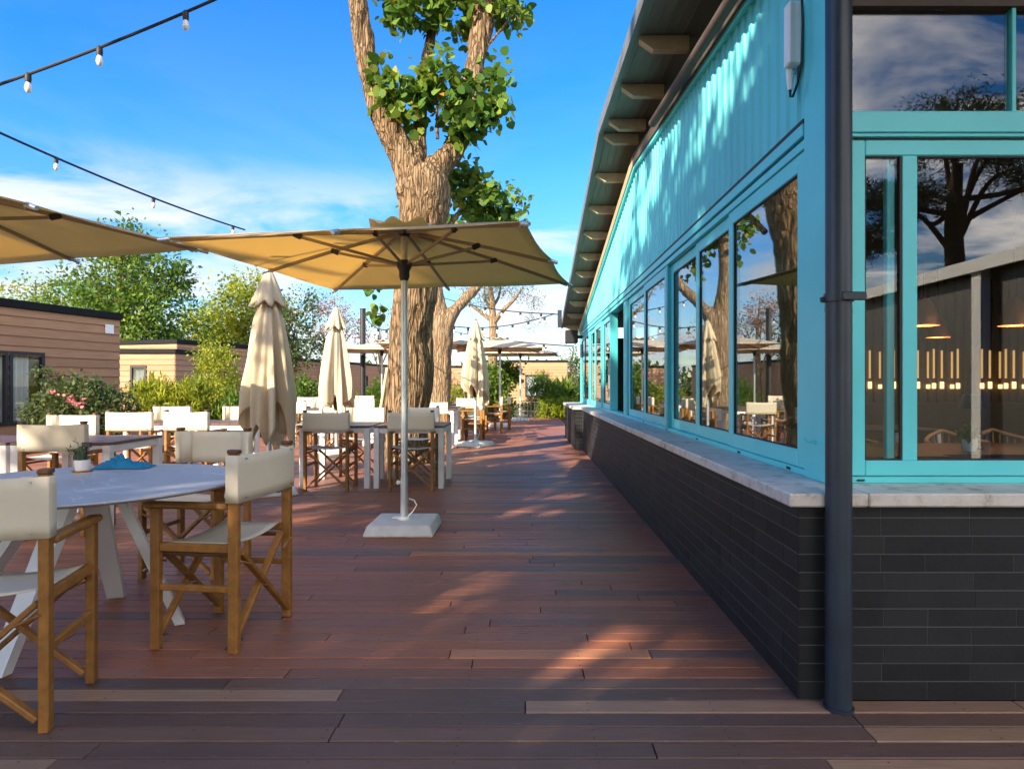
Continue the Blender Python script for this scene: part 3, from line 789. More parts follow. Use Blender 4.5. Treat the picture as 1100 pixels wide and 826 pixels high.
# ------------------------------------------------------------------ director chair
def make_chair():
    t = thing('director_chair', 'director chair', 'chair')
    px, py = 0.232, 0.185
    tk = M['teak']
    for sx in (-1, 1):
        mb = MB(); mb.box(sx * px - .016, sx * px + .016, -py - .023, -py + .023, 0, 0.868, 0.004); bp = mb.build('leg', tk, t)
        mb = MB(); mb.box(sx * px - .0185, sx * px + .0185, -py - .0255, -py + .0255, 0.8685, 0.886, 0.004); mb.build('post_cap', M['dark_teak'], bp)
        mb = MB(); mb.box(sx * px - .016, sx * px + .016, py - .022, py + .022, 0, 0.6245, 0.004); mb.build('leg', tk, t)
        mb = MB(); mb.box(sx * px - .028, sx * px + .026, -py + .0235, py + .045, 0.625, 0.652, 0.008); mb.build('armrest', tk, t)
        mb = MB()
        mb.box(sx * px - .013, sx * px + .013, -py + .0235, py - .0225, 0.435, 0.472, 0.004)
        mb.box(sx * px - .012, sx * px + .012, -py + .0235, py - .0225, 0.262, 0.290, 0.004)
        mb.build('side_rail', tk, t)
        mb = MB(); mb.tube([(sx * (px - .024), -py + .01, 0.418), (sx * (px - .024), py - .01, 0.418)], 0.010, 8); mb.build('seat_dowel', M['dark_teak'], t)
    for j, yy in enumerate((-py + .002, py - .002)):
        for sx in (-1, 1):
            yo = yy + sx * 0.013
            mb = MB(); mb.bar((-sx * (px - .020), yo, 0.045), (sx * (px - .028), yo, 0.432), 0.020, 0.034, (0, 1, 0), 0.004)
            # steel bolt heads at foot and crossing
            mb.build('cross_brace', tk, t)
        for (bx, bz) in ((0, 0.232), (-(px - .026), 0.055), (px - .026, 0.055)):
            bt = MB(); bt.tube([(bx, yy - .027, bz), (bx, yy + .027, bz)], 0.0065, 8); bt.build('bolt', M['steel'], t)
        for sx in (-1, 1):
            mb = MB(); mb.bar((sx * (px - .09), yy + .026 * (1 if j else -1), 0.365), (sx * (px - .005), yy + .026 * (1 if j else -1), 0.40), 0.008, 0.018, (0, 1, 0), 0.002); mb.build('link_bar', tk, t)
    # seat canvas: slung between the rails
    vs = []; fs = []; n = 9; m = 7
    for i in range(n):
        u = i / (n - 1) * 2 - 1
        for k in range(m):
            v = k / (m - 1) * 2 - 1
            vs.append((u * (px - .012), v * (py - .035), 0.474 - 0.022 * (1 - u * u) - 0.004 * (1 - v * v)))
    for i in range(n - 1):
        for k in range(m - 1): fs.append((i * m + k, i * m + k + 1, (i + 1) * m + k + 1, (i + 1) * m + k))
    mb = MB(); mb.add(vs, fs, True); o = mb.build('seat', M['canvas'], t)
    md = o.modifiers.new('thick', 'SOLIDIFY'); md.thickness = 0.004; md.offset = 0
    # back canvas with sleeves round the posts
    vs = []; fs = []
    prof = []
    for i in range(13):
        a = PI / 2 + PI * i / 12
        prof.append((-px + 0.026 * math.cos(a) * 0.95, -py + 0.031 * math.sin(a)))
    prof = list(reversed(prof))           # from the front side round the left post to the back
    back = [(-px + 2 * px * q / 10, -py - 0.0275 - 0.010 * math.sin(PI * q / 10)) for q in range(1, 10)]
    right = [(-x, y) for x, y in reversed(prof)]
    # order: left post front -> left outer -> back face -> right outer -> right post front
    left = [(-px + a_, -py + b_) for a_, b_ in ((.014, .0275), (-.012, .0275), (-.0185, .0265), (-.0205, .021), (-.0205, -.021), (-.0185, -.0265), (-.012, -.0275), (.014, -.0275))]
    rt = [(-x, y) for x, y in reversed(left)]
    front = [(px - 2 * px * q / 10, -py + 0.031 - 0.055 * math.sin(PI * q / 10) ** 0.35) for q in range(1, 10)]
    loop = left + back + rt
    zs = [0.655, 0.70, 0.76, 0.82, 0.862]
    for z in zs:
        for (x, y) in loop:
            vs.append((x, y, z + 0.004 * math.cos(x / px * PI / 2) * (-1 if z > 0.8 else 0)))
    L = len(loop)
    for i in range(len(zs) - 1):
        for k in range(L - 1): fs.append((i * L + k, i * L + k + 1, (i + 1) * L + k + 1, (i + 1) * L + k))
    # inner flap of the sleeves
    mb = MB(); mb.add(vs, fs, True)
    for sx in (-1, 1):
        vv = []
        for z in (0.655, 0.862):
            for q in range(4): vv.append((sx * (px - 0.014 - q * 0.016), -py + 0.0275 - q * 0.0185, z))
        mb.add(vv, [(q, q + 1, q + 5, q + 4) for q in range(3)], True)
    o = mb.build('backrest', M['canvas'], t)
    md = o.modifiers.new('thick', 'SOLIDIFY'); md.thickness = 0.003; md.offset = 1
    st = MB()
    for sx in (-1, 1):
        for z in (0.675, 0.845):
            st.tube([(sx * (px - .028), -py - 0.036, z), (sx * (px - .028), -py - 0.044, z)], 0.004, 8)
    st.build('stud', M['steel'], o)
    return t
chair = make_chair()
CH = [
 # x, y, facing degrees (0 = +Y), label, group
 (-1.893, 2.332, 13.3, 'nearest canvas director chair, its back to us at the grey round table'),
 (-1.425, 3.095, 82.5, 'canvas director chair standing sideways at the right of the grey round table'),
 (-2.07, 4.10, 174, 'canvas director chair behind the grey round table, facing us with its seat in view'),
 (-3.66, 5.22, 2, 'canvas director chair behind the white plant pot, back to us at a brown table'),
 (-4.55, 6.35, 178, 'canvas director chair facing us behind a brown table, in front of the flowering bush'),
 (-4.42, 7.45, 1, 'canvas director chair, back to us at the long table, just right of the flowering bush'),
 (-3.80, 7.50, -3, 'canvas director chair, back to us at the long table, left of the shaded folded parasol'),
 (-4.95, 8.95, 182, 'canvas director chair facing us across the long table before the spiky green bush'),
 (-4.02, 8.98, 176, 'canvas director chair facing us across the long table, beside the shaded folded parasol'),
 (-2.20, 7.36, 0, 'left one of two canvas director chairs, backs to us, beyond the open parasol'),
 (-1.265, 7.36, 0, 'canvas director chair, back to us, right behind the pole of the big open parasol'),
 (-2.14, 8.52, 181, 'canvas director chair facing us across the left table before the big trunk'),
 (-1.42, 8.55, 178, 'canvas director chair facing us across the right table at the foot of the trunk'),
 (-4.15, 11.7, 3, 'canvas director chair with sunlit crossed legs, standing right of the shaded folded parasol'),
 (-3.45, 12.0, -2, 'canvas director chair, back to us, below the folded parasol left of the big trunk'),
 (-4.25, 13.55, 180, 'canvas director chair facing us behind the sunlit table between two folded parasols'),
 (-3.45, 13.6, 183, 'canvas director chair facing us beyond the folded parasol left of the big trunk'),
 (-5.25, 15.9, 0, 'canvas director chair, back to us, at the far table below the white-flowering shrub'),
 (-4.45, 15.95, 2, 'canvas director chair, back to us, at the far table next to the dark post'),
 (-5.2, 17.6, 180, 'canvas director chair facing us at the far table in front of the white-flowering shrub'),
 (-4.4, 17.6, 178, 'canvas director chair facing us at the far table behind the dark post'),
 (-1.62, 11.45, 4, 'canvas director chair, back to us, directly right of the big trunk'),
 (-1.08, 13.35, 88, 'canvas director chair seen from the side, behind the pole of the rightmost folded parasol'),
 (-1.10, 14.10, 93, 'canvas director chair in side view, second one behind the rightmost folded parasol'),
 (-2.55, 13.2, -90, 'canvas director chair facing right at the table between both thick trunks'),
 (-0.78, 15.9, 90, 'canvas director chair in side view, just left of the far parasol pole by the laurel'),
 (-0.62, 17.0, 96, 'canvas director chair in side view, farthest one, under the far parasol by the laurel'),
 (-2.05, 16.0, -88, 'canvas director chair facing right at the farthest table under the trees'),
 (-1.35, 14.9, 10, 'canvas director chair, back to us, at the end of the farthest table under the trees'),
]
for i, (x, y, a, lab) in enumerate(CH):
    place(i == 0, chair, (x, y, 0), R(a), lab, 'chair', 'canvas director chairs on the deck')

# ------------------------------------------------------------------ square tables
def make_table():
    t = thing('dining_table', 'table', 'table')
    H = 0.705; W2 = 0.395
    mb = MB(); n = 7; w = 2 * W2 / n
    for k in range(n): mb.box(-W2 + k * w + .0012, -W2 + (k + 1) * w - .0012, -W2, W2, H - 0.024, H, 0.003)
    mb.build('tabletop', M['table_wood'], t)
    mb = MB()
    for s in (-1, 1):
        mb.box(-W2 + .062, W2 - .062, s * (W2 - .028) - .016, s * (W2 - .028) + .016, H - 0.085, H - 0.0245, .003)
        mb.box(s * (W2 - .028) - .016, s * (W2 - .028) + .016, -W2 + .062, W2 - .062, H - 0.085, H - 0.0245, .003)
    mb.build('apron', M['white_metal'], t)
    for sx in (-1, 1):
        for sy in (-1, 1):
            mb = MB(); mb.box(sx * (W2 - .031) - .0305, sx * (W2 - .031) + .0305, sy * (W2 - .031) - .0305, sy * (W2 - .031) + .0305, 0, H - 0.0245, .003)
            mb.build('leg', M['white_metal'], t)
    return t
table = make_table()
TB = [(-3.745, 5.62, 1, 'brown topped white table just behind the grey round table, right one of its pair'),
      (-4.56, 5.60, 1, 'brown topped white table at the picture edge, below the glazed cabin door'),
      (-4.42, 8.18, 0, 'brown topped white table, left half of the long one before the spiky bush'),
      (-3.60, 8.18, 0, 'brown topped white table, right half of the long one beside the shaded folded parasol'),
      (-2.155, 7.72, 0, 'brown topped white table beyond the open parasol, left one of the pair before the trunk'),
      (-1.32, 7.72, 0, 'brown topped white table beyond the open parasol, right one with both legs showing'),
      (-4.25, 12.65, 0, 'sunlit brown table between the two folded parasols on the left'),
      (-3.44, 12.7, 0, 'brown table under the folded parasol left of the big trunk'),
      (-5.25, 16.75, 0, 'far brown table before the white-flowering shrub'),
      (-4.44, 16.75, 0, 'far brown table beside the dark post'),
      (-1.72, 12.35, 0, 'brown table right of the big trunk, with a chair at its near end'),
      (-1.80, 13.6, 90, 'brown table behind the rightmost folded parasol, side chairs along it'),
      (-1.42, 15.7, 0, 'farthest but one brown table, under the open parasols at the deck end'),
      (-1.40, 16.6, 0, 'farthest brown table under the open parasols at the deck end')]
for i, (x, y, a, lab) in enumerate(TB):
    place(i == 0, table, (x, y, 0), R(a), lab, 'table', 'square deck tables')

# ------------------------------------------------------------------ round stone table
RC = Vector((-2.03, 3.02, 0))
rt = thing('round_table', 'large round table with grey veined stone top and splayed white legs', 'table', RC)
mb = MB(); mb.lathe([(0.655, 0.704), (0.672, 0.712), (0.675, 0.716), (0.672, 0.722)], n=96); mb.build('tabletop', M['marble'], rt)
mb = MB(); mb.lathe([(0.26, 0.685), (0.26, 0.7035)], n=32); mb.build('mounting_plate', M['white_metal'], rt)
for (bx, by), (tx, ty) in (((-2.12, 2.62), (-2.05, 2.93)), ((-1.70, 3.20), (-1.90, 3.03)), ((-2.25, 3.58), (-2.10, 3.15)), ((-2.66, 2.98), (-2.20, 3.0))):
    p0 = Vector((bx, by, 0.004)) - RC; p1 = Vector((tx, ty, 0.684)) - RC
    d = Vector((p0.x, p0.y, 0)).normalized(); sidev = Vector((-d.y, d.x, 0))
    mb = MB()
    w0, w1 = 0.040, 0.055; th = 0.022
    pts = []
    for p, w in ((p0, w0), (p1, w1)):
        pts += [p - sidev * w - d * th, p + sidev * w - d * th, p + sidev * w + d * th, p - sidev * w + d * th]
    mb.hexa(pts); mb.build('leg', M['white_metal'], rt)
# pot and cloth on it
pp = thing('plant_pot', 'small white pot with a cactus on the grey round table', 'plant pot', (-2.28, 3.35, 0.722))
mb = MB(); mb.lathe([(0.045, 0.0), (0.047, 0.004), (0.047, 0.008)], n=24); mb.build('coaster', M['teak'], pp)
mb = MB(); mb.lathe([(0.033, 0.0085), (0.036, 0.03), (0.037, 0.062), (0.0335, 0.062), (0.032, 0.052)], n=24, cap1=False); mb.lathe([(0.0325, 0.050), (0.0, 0.0525)], n=24, cap0=False, cap1=False); mb.build('pot', M['pot_white'], pp)
mb = MB()
vs = []; fs = []
for i in range(9):
    z = 0.045 + 0.085 * i / 8; rr = 0.024 * math.sin(PI * (0.25 + 0.72 * i / 8)) + 0.003
    for k in range(20):
        a = 2 * PI * k / 20; q = rr * (1 + 0.16 * (-1) ** k); vs.append((q * math.cos(a) - 0.012, q * math.sin(a), z))
for i in range(8):
    for k in range(20): fs.append((i * 20 + k, i * 20 + (k + 1) % 20, (i + 1) * 20 + (k + 1) % 20, (i + 1) * 20 + k))
mb.add(vs, fs, True)
M['cactus'] = mat_plain('cactus_green', (0.06, 0.10, 0.055), 0.8, 0, 0.3, 60)
mb.build('cactus', M['cactus'], pp)
C_, O_, T_ = clumped((-0.005, 0, 0.095), (0.045, 0.045, 0.05), 14, 9, 0.012, 0.3)
V_, F_ = leaves(C_, 0.022, LEAF_BLADE, outward=O_, upright=0.6)
link(bpy.data.objects.new('spiky_leaves', arrays_mesh('spiky_leaves', V_, F_, M['leaf_mix'], np.repeat(T_, 5))), pp)
mb = MB(); mb.box(0.014, 0.022, -0.004, 0.004, 0.04, 0.125); mb.box(-0.002, 0.044, -0.008, 0.008, 0.1255, 0.150, 0.003)
mb.build('name_tag', M['black_metal'], pp)
# crumpled cloth
def crumple(name, label, cat, loc, lx, ly, h, mat):
    n, m = 44, 26; vs = []; fs = []
    for i in range(n):
        for k in range(m):
            u = i / (n - 1) * 2 - 1; v = k / (m - 1) * 2 - 1
            e = max(0, 1 - (u * u) ** 1.2) * max(0, 1 - (v * v) ** 1.4)
            f = mnoise.fractal(Vector((u * 2.6, v * 2.2, 3.1)), 1.0, 2.0, 4)
            x = u * lx * (1 + 0.12 * mnoise.noise(Vector((v * 2, 5, u)))); y = v * ly * (1 + 0.25 * mnoise.noise(Vector((u * 2, 9, v))))
            z = 0.003 + h * e ** 0.6 * (0.45 + 0.55 * abs(f) * 1.6) * (0.7 + 0.5 * math.exp(-((u + 0.25) / 0.35) ** 2))
            vs.append((x, y, z))
    for i in range(n - 1):
        for k in range(m - 1): fs.append((i * m + k, (i + 1) * m + k, (i + 1) * m + k + 1, i * m + k + 1))
    mb = MB(); mb.add(vs, fs, True); o = mb.build(name, mat); o.location = loc; o.rotation_euler = (0, 0, R(8))
    return tag(o, label, cat)
crumple('cleaning_cloth', 'crumpled bright blue cloth on the grey round table', 'cloth', (-2.16, 3.50, 0.7225), 0.14, 0.065, 0.062, M['blue_cloth'])

# ------------------------------------------------------------------ open parasols
def make_parasol(canopy_mat, half=1.2, zc=2.135, rise=0.285):
    t = thing('parasol', 'parasol', 'parasol')
    # base: square concrete slab with sloping sides
    bm = bmesh.new(); bmesh.ops.create_cube(bm, size=1)
    for v in bm.verts:
        up = v.co.z > 0; r_ = 0.243 if up else 0.275
        v.co = (math.copysign(r_, v.co.x), math.copysign(r_, v.co.y), 0.088 if up else 0.0)
    bmesh.ops.bevel(bm, geom=list(bm.edges), offset=0.016, segments=3, affect='EDGES', profile=0.5)
    mb = MB(); mb.bm(bm, 0.0, True)
    ba = mb.build('base', M['concrete'], t)
    mb = MB(); mb.tube([(0, 0, 0.0885), (0, 0, 0.105)], 0.06, 20); mb.bar((-0.09, -0.02, 0.105), (0.05, -0.02, 0.105), 0.07, 0.012); mb.build('clamp_plate', M['white_metal'], ba)
    mb = MB(); mb.tube([(0.03, 0, 0.11), (0.07, -0.01, 0.15), (0.10, 0.0, 0.20), (0.075, 0.02, 0.235), (0.035, 0.01, 0.25)], 0.005, 8); mb.build('tie_cord', M['white_paint'], ba)
    mb = MB(); mb.tube([(0, 0, 0.10), (0, 0, 0.42)], 0.031, 20); mb.tube([(0, 0, 0.4205), (0, 0, zc + rise - 0.02)], 0.0265, 20); po = mb.build('pole', M['pole'], t)
    mb = MB(); mb.tube([(-0.03, 0, 0.38), (-0.06, 0, 0.38)], [0.014, 0.018], 12); mb.build('knob', M['white_metal'], po)
    mb = MB(); zh = zc + 0.0
    mb.lathe([(0.030, zh - 0.13), (0.042, zh - 0.10), (0.042, zh - 0.05), (0.06, zh - 0.02), (0.06, zh + 0.02), (0.035, zh + 0.035)], n=20); mb.build('hub', M['dark_plastic'], t)
    mb = MB(); mb.lathe([(0.034, zc + rise - 0.06), (0.05, zc + rise - 0.045), (0.05, zc + rise - 0.01), (0.0, zc + rise)], n=20, cap1=False); mb.build('top_hub', M['dark_plastic'], t)
    top = Vector((0, 0, zc + rise)); ends = []
    for k in range(8):
        a = k * PI / 4
        r_ = half if k % 2 == 0 else half * math.sqrt(2)
        ends.append(Vector((r_ * math.cos(a), r_ * math.sin(a), zc)))
    def surf(e0, s):                   # point along a rib, slightly bowed
        p = top.lerp(e0, s); p.z += 0.012 * math.sin(PI * s); return p
    # canopy
    vs = []; fs = []; NS = 9; NT = 7
    mb = MB()
    for k in range(8):
        e0, e1 = ends[k], ends[(k + 1) % 8]; grid = []
        for i in range(NS + 1):
            s = 0.10 + 0.90 * i / NS
            for j in range(NT + 1):
                w = j / NT; p = surf(e0, s).lerp(surf(e1, s), w)
                p.z -= 0.012 * s * math.sin(PI * w)
                if i == NS:                                   # hem pulled in between the ribs
                    q = Vector((p.x, p.y, 0)); p -= q.normalized() * 0.02 * math.sin(PI * w)
                grid.append(p)
        f2 = []
        for i in range(NS):
            for j in range(NT):
                a0 = i * (NT + 1) + j; f2.append((a0, a0 + 1, a0 + NT + 2, a0 + NT + 1))
        mb.add(grid, f2, True)
    cn_ = mb.build('canopy', canopy_mat, t)
    bm = bmesh.new(); bm.from_mesh(cn_.data); bmesh.ops.remove_doubles(bm, verts=bm.verts, dist=0.002); bm.to_mesh(cn_.data); bm.free()
    md = cn_.modifiers.new('thick', 'SOLIDIFY'); md.thickness = 0.004; md.offset = 0
    # vent cap with wavy rim
    mb = MB(); vs = []; fs = []; n = 64
    for i in range(6):
        s = i / 5
        for k in range(n):
            a = 2 * PI * k / n
            sqr = 1 / max(abs(math.cos(a)), abs(math.sin(a)))
            r_ = 0.25 * s * (0.55 + 0.45 * sqr) + 0.004
            z = zc + rise + 0.052 - 0.060 * s + 0.050 * s * s * (1 + math.cos(8 * a)) / 2
            vs.append((r_ * math.cos(a), r_ * math.sin(a), z))
    for i in range(5):
        for k in range(n): fs.append((i * n + k, i * n + (k + 1) % n, (i + 1) * n + (k + 1) % n, (i + 1) * n + k))
    fs.append(tuple(range(n)))
    mb.add(vs, fs, True); vo = mb.build('vent', canopy_mat, cn_)
    md = vo.modifiers.new('thick', 'SOLIDIFY'); md.thickness = 0.003; md.offset = 0
    for k in range(8):
        mb = MB(); pts = [surf(ends[k], s) - Vector((0, 0, 0.022)) for s in (0.03, 0.25, 0.5, 0.75, 0.985)]
        for a, c in zip(pts, pts[1:]): mb.bar(a, c, 0.018, 0.026, c=0.002)
        rb = mb.build('rib', M['rib'], t)
        mb = MB(); d = (ends[k] - top).normalized(); mb.tube([ends[k] - d * 0.03 - Vector((0, 0, .01)), ends[k] + d * 0.045 - Vector((0, 0, .016))], [0.018, 0.013], 10); mb.build('end_cap', M['pole'], rb)
        mid = surf(ends[k], 0.50) - Vector((0, 0, 0.035)); a = k * PI / 4
        st = Vector((0.055 * math.cos(a), 0.055 * math.sin(a), zh))
        mb = MB(); mb.bar(st, mid, 0.015, 0.022, c=0.002); so_ = mb.build('strut', M['rib'], t)
        mb = MB(); dd = (mid - st).normalized(); mb.bar(mid - dd * 0.035 , mid + dd * 0.03 + Vector((0, 0, .012)), 0.032, 0.04, c=0.006); mb.build('joint', M['dark_plastic'], so_)
    return t
par = make_parasol(M['parasol'])
grp = 'open square parasols'
place(True, par, (-0.98, 5.25, 0), R(-10), 'large open parasol on a white slab base in the middle of the deck', 'parasol', grp)
for c in par.children:
    if c.name.split('.')[0] == 'base': c.rotation_euler.z = R(10)
def recloth(t, mat):
    for ch in t.children_recursive:
        if ch.name.split('.')[0] in ('canopy', 'vent'):
            ch.data = ch.data.copy(); ch.data.materials[0] = mat
place(False, par, (-3.80, 3.83, 0), R(-16.6), 'open parasol cut off by the picture edge, its canopy over the round table', 'parasol', grp)
p5 = place(False, par, (-2.45, 16.5, 0), R(9), 'far open parasol directly right of the big trunk, pole between the trunks', 'parasol', grp); recloth(p5, M['parasol_pale'])
pale = [(-4.2, 19.0, 20, 'far open parasol between the dark post and the big trunk'), (-0.72, 18.0, 5, 'far open parasol behind the rightmost folded one'), (-0.18, 21.0, -4, 'farthest open parasol, low beside the restaurant roof end')]
for x, y, a, lab in pale: place(False, p5, (x, y, 0), R(a), lab, 'parasol', grp)

# ------------------------------------------------------------------ folded parasols
def folded(loc, ztop, length, label, seed, tilt=0.0, wid=1.0):
    t = thing('folded_parasol', label, 'parasol', loc, R(seed * 17), 'folded cream parasols')
    base_src = [c for c in par.children if c.name.split('.')[0] == 'base'][0]
    copy_tree(base_src, t)
    mb = MB(); mb.tube([(0, 0, 0.10), (0, 0, 0.9)], 0.027, 18); mb.tube([(0, 0, 0.9005), (0, 0, ztop - 0.03)], 0.023, 18); mb.build('pole', M['pole'], t)
    r_ = random.Random(seed)
    ph = [r_.random() * 6.28 for _ in range(6)]
    nT, nZ = 120, 46; vs = []; fs = []
    for i in range(nZ + 1):
        s = i / nZ
        for k in range(nT):
            a = 2 * PI * k / nT
            hang = 0.96 + 0.17 * (0.5 + 0.5 * math.cos(4 * a + ph[0])) * s ** 3 + 0.07 * math.sin(7 * a + ph[1]) * s ** 4 + 0.04 * math.sin(11 * a + ph[3]) * s ** 4
            z = ztop - length * 0.93 * s * hang
            Rb = 0.035 + 0.215 * wid * (s ** 0.72) * (1 - 0.18 * max(0, s - 0.8) / 0.2)
            Rb *= 1 - 0.22 * math.exp(-((s - 0.23) / 0.06) ** 2); fold = 0.12 + 0.46 * s
            f = 1 + fold * (0.55 * math.cos(8 * a + ph[2] + 0.5 * math.sin(3 * s + ph[3])) + 0.3 * math.cos(13 * a + ph[4] + 1.5 * s) + 0.25 * math.cos(5 * a + ph[5]))
            rr = Rb * max(0.30, f)
            vs.append((rr * math.cos(a), rr * math.sin(a), z))
    for i in range(nZ):
        for k in range(nT): fs.append((i * nT + k, i * nT + (k + 1) % nT, (i + 1) * nT + (k + 1) % nT, (i + 1) * nT + k))
    mb = MB(); mb.add(vs, fs, True); cn_ = mb.build('canopy', M['canvas_par'], t)
    md = cn_.modifiers.new('thick', 'SOLIDIFY'); md.thickness = 0.004; md.offset = 0
    # vent flap draped over the top
    vs = []; fs = []; nZ2 = 12
    for i in range(nZ2 + 1):
        s = i / nZ2
        for k in range(nT):
            a = 2 * PI * k / nT
            z = ztop + 0.01 - (0.36 + 0.03 * math.cos(8 * a + ph[2])) * s
            Rb = 0.028 + 0.135 * wid * s ** 0.8
            f = 1 + (0.05 + 0.16 * s) * math.cos(8 * a + ph[2]) + 0.08 * s * math.cos(5 * a + ph[5])
            vs.append((Rb * f * math.cos(a), Rb * f * math.sin(a), z))
    for i in range(nZ2):
        for k in range(nT): fs.append((i * nT + k, i * nT + (k + 1) % nT, (i + 1) * nT + (k + 1) % nT, (i + 1) * nT + k))
    mb = MB(); mb.add(vs, fs, True); vo = mb.build('vent', M['canvas_par'], cn_)
    md = vo.modifiers.new('thick', 'SOLIDIFY'); md.thickness = 0.004; md.offset = 0
    mb = MB(); mb.lathe([(0.03, ztop - 0.02), (0.032, ztop + 0.02), (0.012, ztop + 0.05), (0.0, ztop + 0.055)], n=16, cap1=False); mb.build('finial', M['fascia'], t)
    mb = MB(); mb.lathe([(0.03, ztop - length - 0.02), (0.045, ztop - length + 0.03), (0.045, ztop - length + 0.16), (0.03, ztop - length + 0.2)], n=16); mb.build('hub', M['dark_plastic'], t)
    return t
M['canvas_par'] = mat_fabric('folded_cloth', (0.72, 0.62, 0.45), (0.80, 0.60, 0.32), 0.25)
folded((-2.76, 7.0, 0), 2.37, 1.72, 'folded cream parasol nearest to us, half shaded, behind the round table', 1, wid=1.0)
folded((-3.23, 11.1, 0), 2.47, 1.72, 'folded cream parasol left of the big trunk, its base hidden by tables', 2, wid=1.0)
folded((-0.96, 12.4, 0), 2.37, 1.42, 'folded cream parasol right of the big trunk, on a white slab base', 3, wid=0.95)

# ------------------------------------------------------------------ trees
def smooth_path(pts, n=6):
    """Catmull-Rom through (x,y,z,r)"""
    P_ = [np.array(p, float) for p in pts]; P_ = [2 * P_[0] - P_[1]] + P_ + [2 * P_[-1] - P_[-2]]
    out = []
    for i in range(1, len(P_) - 2):
        for k in range(n):
            t = k / n; a, b_, c, d = P_[i - 1:i + 3]
            out.append(0.5 * ((2 * b_) + (-a + c) * t + (2 * a - 5 * b_ + 4 * c - d) * t * t + (-a + 3 * b_ - 3 * c + d) * t ** 3))
    out.append(P_[-2]); return out
def tube_path(mb, pts, n=12, sub=6):
    q = smooth_path(pts, sub); mb.tube([p[:3] for p in q], [max(0.004, p[3]) for p in q], n)
def fused_trunk(name, paths, mat, parent, voxel=0.03, rough=0.03, knots=()):
    """limbs fused into one skin, then ridged like old bark"""
    mb = MB()
    for p in paths: tube_path(mb, p, 20, 8)
    for kx, ky, kz, kr in knots:
        bm = bmesh.new(); bmesh.ops.create_icosphere(bm, subdivisions=2, radius=kr, matrix=Matrix.Translation((kx, ky, kz))); mb.bm(bm)
    o = mb.build(name, mat, parent)
    md = o.modifiers.new('fuse', 'REMESH'); md.mode = 'VOXEL'; md.voxel_size = voxel
    sm = o.modifiers.new('smooth', 'SMOOTH'); sm.iterations = 4
    dg = bpy.context.evaluated_depsgraph_get()
    me = bpy.data.meshes.new_from_object(o.evaluated_get(dg)); o.modifiers.clear(); o.data = me
    me.update()
    nv = len(me.vertices); co_ = np.empty(nv * 3); me.vertices.foreach_get('co', co_); co_ = co_.reshape(-1, 3)
    no = np.empty(nv * 3); me.vertices.foreach_get('normal', no); no = no.reshape(-1, 3)
    d = np.empty(nv)
    for i in range(nv):
        x, y, z = co_[i]
        w = mnoise.noise(Vector((x * 2, y * 2, z * 1.2))) * 0.5
        a = abs(mnoise.noise(Vector((x * 11 + w, y * 11, z * 2.0 + w)))) + 0.5 * abs(mnoise.noise(Vector((x * 19, y * 19, z * 3.4))))
        d[i] = (0.55 - a * 1.3) * rough + mnoise.noise(Vector((x * 2.1, y * 2.1, z * 1.1))) * rough * 1.2
    co_ += no * d[:, None]
    me.vertices.foreach_set('co', co_.ravel()); me.update()
    me.polygons.foreach_set('use_smooth', np.ones(len(me.polygons), dtype=bool))
    return o

# the big pollarded tree
T1 = Vector((-1.82, 9.8, 0))
t1 = thing('plane_tree', 'old thick tree with forked limbs and round leaves rising behind the open parasol', 'tree', T1)
s_ = 9.8 / 700
def at(u, v, Y): return ((u - 565) / 700 * Y - T1.x, Y - T1.y, 1.17 - (v - 413) / 700 * Y)
def A(u, v, r, dy=0.0): return (*at(u, v, 9.8 + dy), r)
paths = [
  [A(436, 510, .42), A(435, 480, .34), A(439, 430, .315), A(444, 340, .30), A(452, 250, .33), A(456, 205, .36), A(452, 185, .30)],
  [A(450, 215, .30), A(438, 178, .21), A(424, 148, .185), A(408, 115, .165), A(396, 72, .155), A(388, 30, .145), A(382, -20, .13, -.1), A(372, -120, .09, -.3)],
  [A(456, 215, .28), A(468, 184, .20, .1), A(487, 158, .17, .2), A(502, 120, .155, .3), A(510, 75, .145, .35), A(517, 30, .14, .4), A(525, -30, .12, .4), A(540, -130, .08, .5)],
  [A(441, 190, .18), A(450, 150, .13, .15), A(453, 105, .12, .4), A(459, 60, .11, .6), A(467, 10, .10, .7), A(476, -60, .08, .9), A(480, -130, .05, 1.)],
]
fused_trunk('trunk', paths, M['bark'], t1, 0.022, 0.05, [(*at(432, 205, 9.62), .10), (*at(470, 225, 9.65), .07)])
tw = MB(); blobs = []
def cl(u, v, dy, r, nc, per, sp): blobs.append((at(u, v, 9.8 + dy), r, nc, per, sp))
cl(474, 92, -.25, (.40, .40, .36), 27, 10, .10); cl(505, 120, -.1, (.38, .4, .42), 30, 11, .10); cl(440, 108, -.2, (.28, .3, .26), 15, 9, .09)
cl(418, 92, -.2, (.26, .25, .34), 18, 9, .08); cl(532, 88, .3, (.2, .25, .3), 11, 9, .09); cl(500, 140, -.1, (.2, .3, .15), 7, 9, .08)
cl(535, 115, .0, (.18, .25, .25), 9, 7, .08); cl(408, 62, -.05, (.08, .1, .12), 3, 5, .05)
cl(440, 12, .3, (.35, .4, .28), 22, 11, .09); cl(490, 10, .5, (.55, .5, .32), 34, 11, .10); cl(548, 8, .5, (.32, .4, .30), 20, 10, .09)
cl(470, -40, .4, (1.2, .9, .5), 60, 11, .13)
cl(512, 212, .8, (.42, .4, .28), 34, 10, .09); cl(500, 190, .7, (.2, .3, .18), 12, 9, .08); cl(542, 226, .9, (.16, .2, .10), 6, 7, .06)
cl(395, 300, .3, (.12, .2, .2), 6, 6, .07); cl(404, 335, .4, (.1, .1, .12), 4, 6, .06)
foliage('crown', blobs, 0.135, M['leaf_big'], t1, LEAF_ROUND, up=0.25, droop=0.35)
